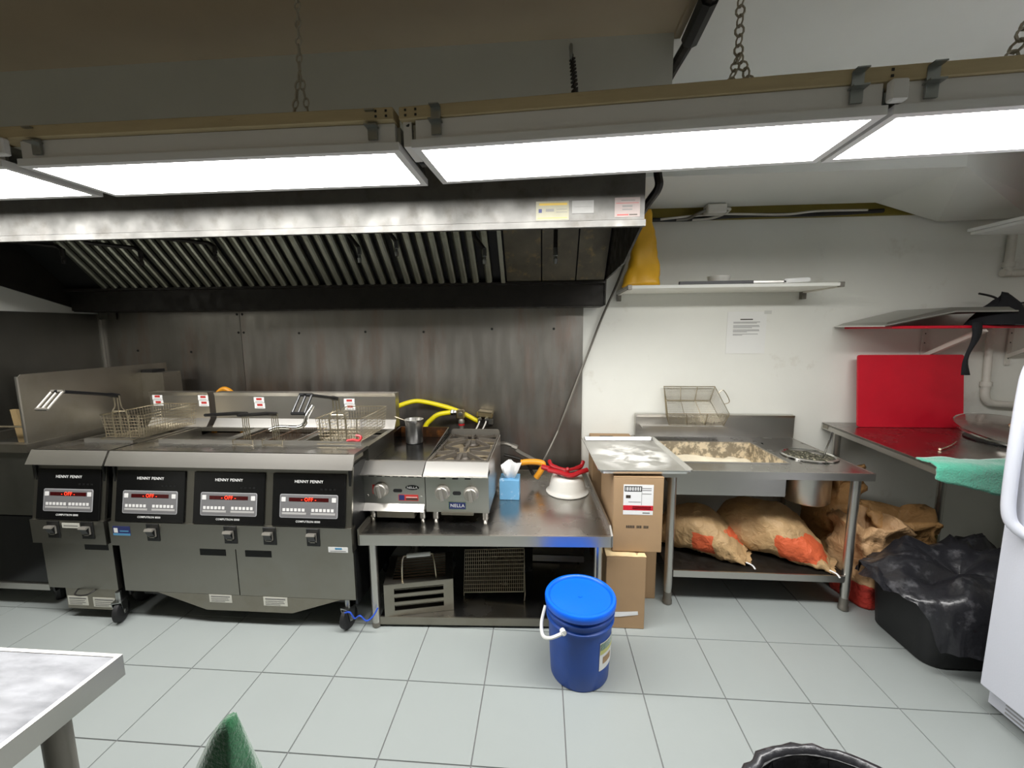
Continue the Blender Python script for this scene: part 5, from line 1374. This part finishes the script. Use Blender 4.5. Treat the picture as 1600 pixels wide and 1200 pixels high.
# ================================================================== BLACK TUB WITH BIN BAG
tubt = thing('black_tub', 'black plastic tub on the floor lined with a bin bag', 'tub', (1.95, 1.955, 0))
hx, hy = 0.27, 0.19
def loopz(rx, ry, r, z, n=6): return [(1.95 + p[0], 1.955 + p[1], z) for p in rrect(rx, ry, r, n)]
L_ = [loopz(hx - 0.03, hy - 0.03, 0.06, 0.0), loopz(hx - 0.02, hy - 0.02, 0.07, 0.012), loopz(hx, hy, 0.08, 0.30), loopz(hx + 0.012, hy + 0.012, 0.085, 0.305), loopz(hx + 0.012, hy + 0.012, 0.085, 0.315), loopz(hx - 0.01, hy - 0.01, 0.07, 0.313), loopz(hx - 0.035, hy - 0.035, 0.06, 0.02)]
m = MB(); m.grid([l + l[:1] for l in L_]); m.add(L_[0], [tuple(range(len(L_[0])))]); m.add(L_[-1], [tuple(range(len(L_[0])))]); m.build('shell', 'tub', tubt, True)
bb = thing('bin_bag', 'crumpled shiny black bin bag spilling over the rim of the tub', 'bin bag', (1.95, 1.955, 0.30))
rows = []
NA = 88
prof_ = [(0.05, 0.36), (0.25, 0.385), (0.5, 0.41), (0.72, 0.415), (0.9, 0.40), (1.0, 0.37), (1.06, 0.338), (1.10, 0.30), (1.12, 0.24), (1.125, 0.18), (1.13, 0.12)]
for k, (f, z) in enumerate(prof_):
    row = []
    for a in range(NA + 1):
        an = 2 * PI * (a % NA) / NA
        ca, sa = math.cos(an), math.sin(an)
        ex = 0.55
        p = Vector((1.95 + (hx + 0.02) * f * math.copysign(abs(ca) ** ex, ca), 1.955 + (hy + 0.02) * f * math.copysign(abs(sa) ** ex, sa), z))
        # the hem hangs lower in front, is short at the left
        if f > 1.05:
            hang = 0.35 + 0.65 * max(0, -sa) ** 0.7 + 0.25 * mnoise.noise(Vector((ca * 2, sa * 2, 4)))
            hang *= 0.2 + 0.8 * min(1, max(0.0, (ca + 0.86) / 0.25)) if sa < 0.4 else 1
            p.z = 0.335 - (0.335 - z) * min(1.0, max(0.05, hang))
            out = 0.018 * (k - 5) / 5
            p += Vector((ca, sa, 0)) * (out + 0.016 * ridge((ca * 5, sa * 5, z * 6)))
        q = Vector((p.x * 11, p.y * 11, p.z * 9))
        p.z += 0.040 * fbm(q, 4) * (1 if f < 1.05 else 0.35) + 0.045 * (ridge((p.x * 9, p.y * 9, 3.3)) - 0.5) * (1 if f < 1 else 0.1)
        if f < 0.95: p.z += 0.05 * max(0, p.y - 1.95) / 0.2 - 0.03
        row.append(p)
    row[-1] = row[0]
    rows.append(row)
m = MB(); m.grid(rows); m.build('bag_film', 'bin_bag', bb, True, angle=180)
m = MB()
m.grid([[(1.70 - 0.14 * u + 0.02 * v, 1.88 + 0.18 * v, 0.352 - 0.045 * u * u + 0.018 * math.sin(u * 7 + v * 4) - 0.02 * abs(v - 0.5)) for u in [i / 9 for i in range(10)]] for v in [j / 8 for j in range(9)]])
m.build('bag_corner', 'bin_bag', bb, True, angle=180)
solo(MB().cbox(2.20, 2.50, 2.18, 2.40, 0.0, 0.235, 0.006), 'yellow_carton', 'yellow_carton', 'yellow-green carton behind the tub under the side table', 'carton')
m = MB(); m.grid([[(2.34 + 0.15 * math.cos(a) * s, 2.30 + 0.10 * math.sin(a) * s, 0.237 + 0.15 * (1 - s ** 2) + 0.03 * fbm((math.cos(a) * 3 * s, math.sin(a) * 3 * s, 1.5), 3)) for a in [2 * PI * k / 24 for k in range(25)]] for s in (0.02, 0.3, 0.6, 0.85, 1.0)])
solo(m, 'plastic_bag', 'bin_bag', 'glossy dark plastic bag on the yellow carton under the side table', 'bag', smooth=True)

# ================================================================== SIDE TABLE WITH RED BOARD
rt = thing('side_table', 'dark stainless side table against the back wall with a red board', 'table', (2.5, 2.4, 0))
RX0, RX1, RY0, RY1, RZ = 1.835, 3.15, 1.955, 2.872, 0.875
m = MB(); m.prism([(1.79, RY0), (RX1, RY0), (RX1, RY1), (1.875, RY1)], 'z', RZ - 0.012, RZ); m.build('top', 'steel_top', rt)
m = MB(); m.add([(1.79, RY0, RZ - 0.04), (1.875, RY1, RZ - 0.04), (1.875, RY1, RZ + 0.001), (1.79, RY0, RZ + 0.001), (1.797, RY0, RZ - 0.04), (1.882, RY1, RZ - 0.04), (1.882, RY1, RZ + 0.001), (1.797, RY0, RZ + 0.001)], [(0, 1, 2, 3), (4, 5, 6, 7), (0, 1, 5, 4), (3, 2, 6, 7), (0, 3, 7, 4), (1, 2, 6, 5)]); m.build('side_apron', 'steel', rt)
MB().box(1.79, RX1, RY0 - 0.004, RY0 + 0.004, RZ - 0.04, RZ + 0.001).build('front_apron', 'steel', rt)
for x, y in ((1.93, 2.80), (2.42, 2.60), (3.09, 2.02), (3.09, 2.80)):
    MB().lathe([(0.017, 0), (0.021, 0.03), (0.021, RZ - 0.012)], (x, y, 0), 14).build('leg', 'steel', rt, True)
lbq = MB(frame((1.8758 - 0.003, 2.835, RZ - 0.019), (0.0927, -0.9957, 0), (0, 0, 1))); bdg = None
m = MB(); m.box(1.866, 1.8725, 2.80, 2.85, RZ - 0.031, RZ - 0.007); bdg = m.build('maker_plate', 'steel_dull', rt)
# red board leaning
rb_ = thing('red_cutting_board', 'large red plastic cutting board leaning on the back wall', 'cutting board', (2.31, 2.70, RZ))
th = math.atan2(0.055, 0.455)
m = MB(Matrix.Translation((2.315, 2.735, RZ + 0.002)) @ Matrix.Rotation(-th, 4, 'X') @ Matrix.Translation((0, 0, 0.2295)) @ Matrix.Rotation(PI / 2, 4, 'X'))
m.prism(rrect(0.312, 0.2295, 0.014, 4), 'z', -0.013, 0.0); m.build('board', 'red_board', rb_)
# domed lid / strainer and its handle
ld = thing('domed_lid', 'round dark domed lid with steel rim lying on the side table', 'lid', (2.60, 2.42, RZ))
ML = Matrix.Translation((2.60, 2.40, RZ + 0.055)) @ Matrix.Rotation(math.radians(11), 4, 'X')
m = MB(ML); m.lathe([(0.262, 0.0), (0.25, 0.012), (0.20, 0.024), (0.1, 0.034), (0.0, 0.037)], n=44); m.build('dome', 'lid_glass', ld, True)
m = MB(ML); m.lathe([(0.258, -0.008), (0.268, -0.006), (0.270, 0.004), (0.262, 0.008), (0.256, 0.0)], n=44, caps=False); m.build('rim', 'chrome', ld, True)
m = MB(ML); m.tube(bez([(-0.05, 0.02, 0.034), (-0.03, 0.01, 0.055), (0.05, 0.0, 0.055), (0.07, -0.01, 0.034)], 5), 0.007, 8); m.build('lid_handle', 'brass', ld, True)
m = MB(); m.lathe([(0.2, RZ + 0.001), (0.2, RZ + 0.008)], (2.6, 2.42, 0), 24); m.build('base_ring', 'black_paint', ld)
spn = MB(); spn.tube(bez([(2.24, 2.36, RZ + 0.014), (2.15, 2.29, RZ + 0.010), (2.03, 2.215, RZ + 0.008)], 5), [0.004] * 10 + [0.006], 6)
m2 = solo(spn, 'skimmer_handle', 'wire', 'thin steel skimmer handle sticking out from under the domed lid', 'skimmer', smooth=True)
# turquoise towel folded over the table front corner
tw = thing('turquoise_towel', 'turquoise microfibre towel draped over the side table front edge', 'towel', (2.0, 1.97, RZ))
rows = []
for j in range(15):
    v = j / 14; row = []
    for i in range(25):
        u = i / 24
        x = 1.775 + 0.52 * u
        lng = 0.06 + 0.13 * u
        s = v * (0.10 + lng)
        if s < 0.10: y, z = RY0 + 0.095 - s, RZ + 0.006 + 0.005 * math.sin(u * 9)
        else: y, z = RY0 - 0.010 - 0.012 * math.sin(u * 6), RZ + 0.004 - (s - 0.10)
        n = 0.006 * fbm((x * 14, v * 6, 3.0), 3)
        row.append((x + n, y - abs(n) - (0.004 if s > .1 else 0), z + n * 0.8 + (0.004 if s < .1 else 0)))
    rows.append(row)
tmb = MB().grid(rows)
to = tmb.build('cloth', 'green_towel', tw, True, angle=180)
so = to.modifiers.new('thick', 'SOLIDIFY'); so.thickness = 0.007; so.offset = 0

# ================================================================== SHELVES ON THE BACK WALL
ws_ = thing('wall_shelf', 'white wall shelf on grey brackets above the flour table', 'shelf', (1.09, 2.7, 1.73))
MB().cbox(0.492, 1.69, 2.505, 2.876, 1.738, 1.757, 0.002).build('board', 'wall_white', ws_)
for x in (0.493, 1.665):
    MB().cbox(x, x + 0.024, 2.502, 2.53, 1.732, 1.760, 0.002).build('end_clip', 'pipe_grey', ws_)
    b_ = MB().prism([(2.876, 1.737), (2.876, 1.70), (2.855, 1.70), (2.845, 1.728), (2.53, 1.732), (2.53, 1.737)], 'x', x + 0.002, x + 0.022).build('bracket', 'pipe_white', ws_)
    MB().box(x, x + 0.026, 2.845, 2.876, 1.69, 1.735).build('bracket_cap', 'pipe_grey', b_)
yb = thing('yellow_bag', 'tall folded yellow plastic bag standing on the left end of the wall shelf', 'bag', (0.585, 2.65, 1.757))
rows = []
for k in range(19):
    v = k / 18
    hw = 0.106 - 0.062 * v ** 1.2; hd = 0.085 - 0.06 * v
    cxv = 0.595 + 0.022 * v + 0.01 * math.sin(v * 5); row = []
    for a in range(29):
        an = 2 * PI * (a % 28) / 28; ca, sa = math.cos(an), math.sin(an)
        p = Vector((cxv + hw * math.copysign(abs(ca) ** 0.6, ca), 2.65 + hd * math.copysign(abs(sa) ** 0.6, sa), 1.758 + 0.455 * v))
        p += Vector((ca, sa, 0)) * (0.022 * ridge((p.x * 11, p.y * 11, p.z * 7)) * (1.1 - v) + 0.010 * fbm(p * 18, 3) - 0.008)
        row.append(p)
    row[-1] = row[0]; rows.append(row)
m = MB(); m.grid(rows); m.add(rows[-1][:-1], [tuple(range(28))]); m.add(rows[0][:-1], [tuple(range(28))]); m.build('bag_film', 'yellow_bag', yb, True, angle=180)
bl = solo(MB().lathe([(0.0, 1.7575), (0.035, 1.7575), (0.055, 1.775), (0.066, 1.812), (0.064, 1.813), (0.050, 1.777), (0, 1.765)], (1.045, 2.61, 0), 24), 'small_bowl', 'enamel', 'small off-white bowl on the wall shelf behind the scraper', 'bowl', smooth=True)
kn = thing('long_scraper', 'long dark scraper with a white handle lying on the wall shelf', 'scraper', (1.15, 2.56, 1.757))
MB().box(0.79, 1.20, 2.512, 2.537, 1.758, 1.776).build('blade', 'black_handle', kn)
MB().box(1.20, 1.38, 2.518, 2.532, 1.763, 1.773).build('shaft', 'steel', kn)
m = MB(frame((1.44, 2.518, 1.774), (1, 0, 0.04), (0, 0, 1))); m.prism(rrect(0.072, 0.012, 0.011), 'z', -0.016, 0.0); m.build('handle', 'white_plastic', kn)

# paper notice taped to the wall
nt_ = thing('paper_notice', 'white paper notice with typed lines taped to the back wall', 'notice', (1.347, WALL_Y - 0.004, 1.336))
MB().box(1.222, 1.472, WALL_Y - 0.003, WALL_Y - 0.0015, 1.338, 1.615).build('sheet', 'paper', nt_)
MB().box(1.305, 1.385, WALL_Y - 0.0036, WALL_Y - 0.003, 1.560, 1.567).build('heading_line', 'dark_print', nt_)
for k, (z, wd) in enumerate(((1.545, 0.17), (1.538, 0.15), (1.522, 0.165), (1.515, 0.168), (1.508, 0.12), (1.494, 0.166), (1.487, 0.168), (1.480, 0.09), (1.466, 0.16), (1.459, 0.06))):
    MB().box(1.262, 1.262 + wd, WALL_Y - 0.0036, WALL_Y - 0.003, z, z + 0.003).build('text_line', 'grey_print', nt_)
MB().box(1.455, 1.50, WALL_Y - 0.004, WALL_Y - 0.0032, 1.598, 1.62).build('tape', 'clear_tape', nt_)

# red shelf on brackets at the right
rs = thing('red_shelf', 'red board shelf on a white bracket at the right of the wall', 'shelf', (2.5, 2.7, 1.49))
MB().cbox(1.96, 3.05, 2.50, 2.876, 1.496, 1.512, 0.003).build('board', 'red_board', rs)
for x in (2.44, 2.95):
    br = MB().box(x, x + 0.028, 2.868, 2.876, 1.26, 1.495).build('bracket', 'pipe_white', rs)
    MB().prism([(2.868, 1.33), (2.868, 1.305), (2.50, 1.478), (2.52, 1.495), (2.535, 1.495)], 'x', x + 0.003, x + 0.025).build('strut', 'pipe_white', br)
    for z in (1.30, 1.40, 1.46):
        MB().box(x + 0.011, x + 0.017, 2.8665, 2.868, z, z + 0.008).build('slot', 'dark_wire', br)
st_ = thing('sheet_tray', 'aluminium sheet tray lying upside down on the red shelf', 'tray', (2.2, 2.6, 1.513))
def tl(x0, x1, y0, y1, z0l, z1r): return [(x0, y0, z0l), (x1, y0, z1r), (x1, y1, z1r), (x0, y1, z0l)]
m = MB(); a = tl(1.91, 2.50, 2.47, 2.86, 1.517, 1.57); b = tl(1.94, 2.47, 2.50, 2.83, 1.548, 1.608); c = tl(1.905, 2.505, 2.465, 2.865, 1.52, 1.573)
a = [(1.895, 2.465, 1.513), (2.25, 2.465, 1.588), (2.56, 2.465, 1.588), (2.56, 2.86, 1.588), (2.25, 2.86, 1.588), (1.895, 2.86, 1.513)]
b = [(1.925, 2.49, 1.533), (2.25, 2.49, 1.612), (2.54, 2.49, 1.612), (2.54, 2.835, 1.612), (2.25, 2.835, 1.612), (1.925, 2.835, 1.533)]
m.grid([a + a[:1], b + b[:1]]); m.add(b, [(0, 1, 4, 5), (1, 2, 3, 4)]); m.build('pan', 'flour_tray', st_)
m = MB(); m.tube(a, 0.005, 6, closed=True); m.build('rolled_edge', 'aluminium', st_, True)
ap = thing('black_apron', 'black apron bundled on the red shelf with a strap hanging down', 'apron', (2.52, 2.55, 1.513))
m = MB(); rows = []
for s in (0.02, 0.3, 0.6, 0.85, 1.0):
    rows.append([(2.56 + 0.15 * s * math.cos(t_), 2.56 + 0.10 * s * math.sin(t_), 1.515 + 0.15 * (1 - s ** 2.2) * (1 + 0.25 * math.cos(t_)) + 0.02 * fbm((s * 4 * math.cos(t_), s * 4 * math.sin(t_), 2), 3) * (1 - s)) for t_ in [2 * PI * k / 28 for k in range(29)]])
m.grid(rows); m.build('bundle', 'black_cloth', ap, True, angle=180)
rows = []
for k in range(15):
    v = k / 14
    x = 2.385 + 0.012 * math.sin(v * 7) - 0.02 * v; z = 1.535 - 0.30 * v if v > 0.08 else 1.53
    y = 2.49 - 0.006 * math.sin(v * 5)
    w = 0.019 + 0.007 * math.sin(v * 6 + 1)
    rows.append([(x - w, y, z), (x, y - 0.006, z), (x + w, y, z)])
m = MB(); m.grid(rows); o = m.build('strap', 'black_cloth', ap, True); so = o.modifiers.new('thick', 'SOLIDIFY'); so.thickness = 0.004
bx_ = thing('small_box', 'small blue and white box at the end of the red shelf', 'box', (2.68, 2.53, 1.513))
MB().box(2.60, 2.665, 2.505, 2.58, 1.513, 1.545).build('white_end', 'sticker_white', bx_); MB().box(2.665, 2.76, 2.505, 2.58, 1.513, 1.547).build('blue_end', 'blue_box', bx_)
cable('black_wire', [(2.58, 2.7, 1.70), (2.66, 2.7, 1.68), (2.74, 2.7, 1.64), (2.85, 2.7, 1.645)], 0.006, 'dark_wire', 'short black wire sticking up above the black apron', 'wire')
solo(MB().cbox(2.70, 2.95, 2.55, 2.80, 1.513, 1.63, 0.006), 'grey_container', 'pipe_grey', 'grey container behind the apron on the red shelf', 'container')
# white pipes on the wall
wp = thing('wall_pipe', 'white painted drain pipe with elbow on the wall beside the red board', 'pipe', (2.84, 2.85, 0.98))
MB().tube([(2.82, 2.85, 1.49), (2.838, 2.85, 1.12)], 0.019, 10).build('riser', 'pipe_white', wp, True)
MB().tube(bez([(2.838, 2.85, 1.14), (2.84, 2.85, 1.07), (2.86, 2.85, 1.03), (2.92, 2.85, 1.01), (3.2, 2.85, 1.0)], 5), 0.023, 10).build('elbow', 'pipe_white', wp, True)
MB().tube([(2.838, 2.85, 1.155), (2.838, 2.85, 1.125)], 0.029, 10).build('coupling', 'pipe_white', wp, True)
wp2 = thing('wall_pipe', 'white painted pipe tee high on the wall under the upper right shelf', 'pipe', (2.88, 2.85, 1.80))
MB().tube([(2.87, 2.85, 2.06), (2.87, 2.85, 1.82)], 0.022, 10).build('riser', 'pipe_white', wp2, True)
MB().tube([(2.84, 2.85, 1.835), (3.25, 2.85, 1.835)], 0.022, 10).build('branch', 'pipe_white', wp2, True)
MB().tube([(2.87, 2.85, 1.90), (2.87, 2.85, 1.87)], 0.03, 10).build('coupling', 'pipe_white', wp2, True)
us = thing('upper_shelf', 'white two-layer shelf high up at the right edge', 'shelf', (2.85, 2.4, 2.03))
MB().cbox(2.46, 3.298, 1.6, 2.67, 2.030, 2.046, 0.002).build('board', 'white_plastic', us)
MB().cbox(2.45, 3.298, 1.6, 2.68, 2.048, 2.066, 0.002).build('board', 'white_plastic', us)
MB().box(3.2, 3.298, 2.2, 2.23, 1.9, 2.03).build('bracket', 'pipe_white', us)
solo(MB().cbox(2.56, 3.1, 1.75, 2.55, 2.067, 2.085, 0.003), 'red_cutting_mat', 'red_board', 'red cutting mat lying on the upper right shelf', 'cutting mat')

# ================================================================== FRIDGE
fg = thing('white_fridge', 'white upright fridge at the right edge of the photo', 'fridge', (2.1, 1.24, 0))
MB().cbox(1.785, 2.45, 0.86, 1.62, 0.055, 1.78, 0.01).build('cabinet', 'fridge', fg)
MB().box(1.80, 2.40, 0.88, 1.60, 0.0, 0.055).build('plinth', 'fridge_grey', fg)
MB().cbox(1.7155, 1.778, 0.86, 1.602, 0.105, 1.78, 0.012).build('door', 'fridge', fg)
MB().box(1.778, 1.785, 0.87, 1.60, 0.11, 1.77).build('door_gasket', 'fridge_grey', fg)
gl = MB().box(1.775, 1.786, 0.87, 1.61, 0.02, 0.095).build('kick_grille', 'fridge', fg)
for k in range(4): MB().box(1.773, 1.775, 0.9, 1.55, 0.03 + k * 0.016, 0.036 + k * 0.016).build('slot', 'fridge_grey', gl)
m = MB(); hxq = 1.675
pts = bez([(1.713, 1.50, 0.765), (1.69, 1.525, 0.785), (hxq, 1.545, 0.83), (hxq, 1.555, 0.95), (hxq, 1.555, 1.25), (hxq, 1.545, 1.36), (1.69, 1.525, 1.40), (1.713, 1.50, 1.42)], 6)
m.tube(pts, 0.019, 12); m.build('handle', 'fridge', fg, True)

# ================================================================== FOREGROUND
wt = thing('work_table', 'scratched stainless worktable corner at the bottom left', 'table', (-1.5, 0.2, 0))
MB().box(-2.3, -0.856, -0.4, 0.705, 0.838, 0.85).build('top', 'steel_scratched' if 'steel_scratched' in MATS else 'steel_top', wt)
MB().box(-0.862, -0.853, -0.4, 0.706, 0.805, 0.851).build('side_apron', 'steel', wt)
MB().box(-2.3, -0.862, 0.698, 0.706, 0.805, 0.851).build('back_apron', 'steel', wt)
for x, y in ((-0.935, 0.64), (-0.935, -0.33), (-2.22, 0.64), (-2.22, -0.33)):
    MB().lathe([(0.018, 0), (0.022, 0.03), (0.022, 0.838)], (x, y, 0), 16).build('leg', 'pipe_grey', wt, True)
gt = thing('green_towel', 'dark green towel with a pointed top at the bottom edge', 'towel', (-0.60, 0.78, 0.0))
rows = []
for k in range(26):
    v = k / 25; row = []
    z = 0.655 * (1 - v)
    w0 = 0.016 + 0.115 * min(1, v * 3.2) ** 0.75 + 0.05 * v; d0 = 0.014 + 0.05 * min(1, v * 3)
    for a in range(37):
        an = 2 * PI * (a % 36) / 36; ca, sa = math.cos(an), math.sin(an)
        fold = 1 + 0.16 * math.sin(5 * an + 2 * v) * min(1, v * 2.5)
        sx = 0.9 if ca < 0 else 0.32
        row.append((-0.685 + w0 * sx * ca * fold, 0.765 + d0 * sa * fold, z + 0.004 * mnoise.noise(Vector((ca * 4, sa * 4, v * 8)))))
    row[-1] = row[0]; rows.append(row)
m = MB(); m.add(rows[0][:-1], [tuple(range(36))]); m.grid(rows); m.build('cloth', 'dark_green_towel', gt, True, angle=180)
tbn = thing('waste_bin', 'round black waste bin with liner at the bottom right edge', 'bin', (0.62, 0.64, 0))
BCN = (0.585, 0.645, -0.035)
MB().lathe([(0.0, 0.035), (0.16, 0.035), (0.17, 0.045), (0.205, 0.575), (0.222, 0.578), (0.225, 0.597), (0.216, 0.603), (0.203, 0.60), (0.165, 0.06), (0, 0.06)], BCN, 44).build('shell', 'tub', tbn, True)
rows = []
for k, (r_, z) in enumerate(((0.226, 0.55), (0.228, 0.59), (0.224, 0.607), (0.212, 0.611), (0.20, 0.595), (0.19, 0.52), (0.16, 0.42), (0.08, 0.36), (0.01, 0.35))):
    row = []
    for a in range(61):
        an = 2 * PI * (a % 60) / 60
        n = 0.006 * mnoise.noise(Vector((math.cos(an) * 7, math.sin(an) * 7, k * 0.8))) + 0.010 * (ridge((math.cos(an) * 6, math.sin(an) * 6, z * 5)) - 0.5) * (0.2 + (k > 4))
        row.append((BCN[0] + (r_ + n) * math.cos(an), BCN[1] + (r_ + n) * math.sin(an), z + n * 0.6 - 0.035))
    row[-1] = row[0]; rows.append(row)
m = MB(); m.grid(rows); m.build('liner', 'bin_bag', tbn, True, angle=180)
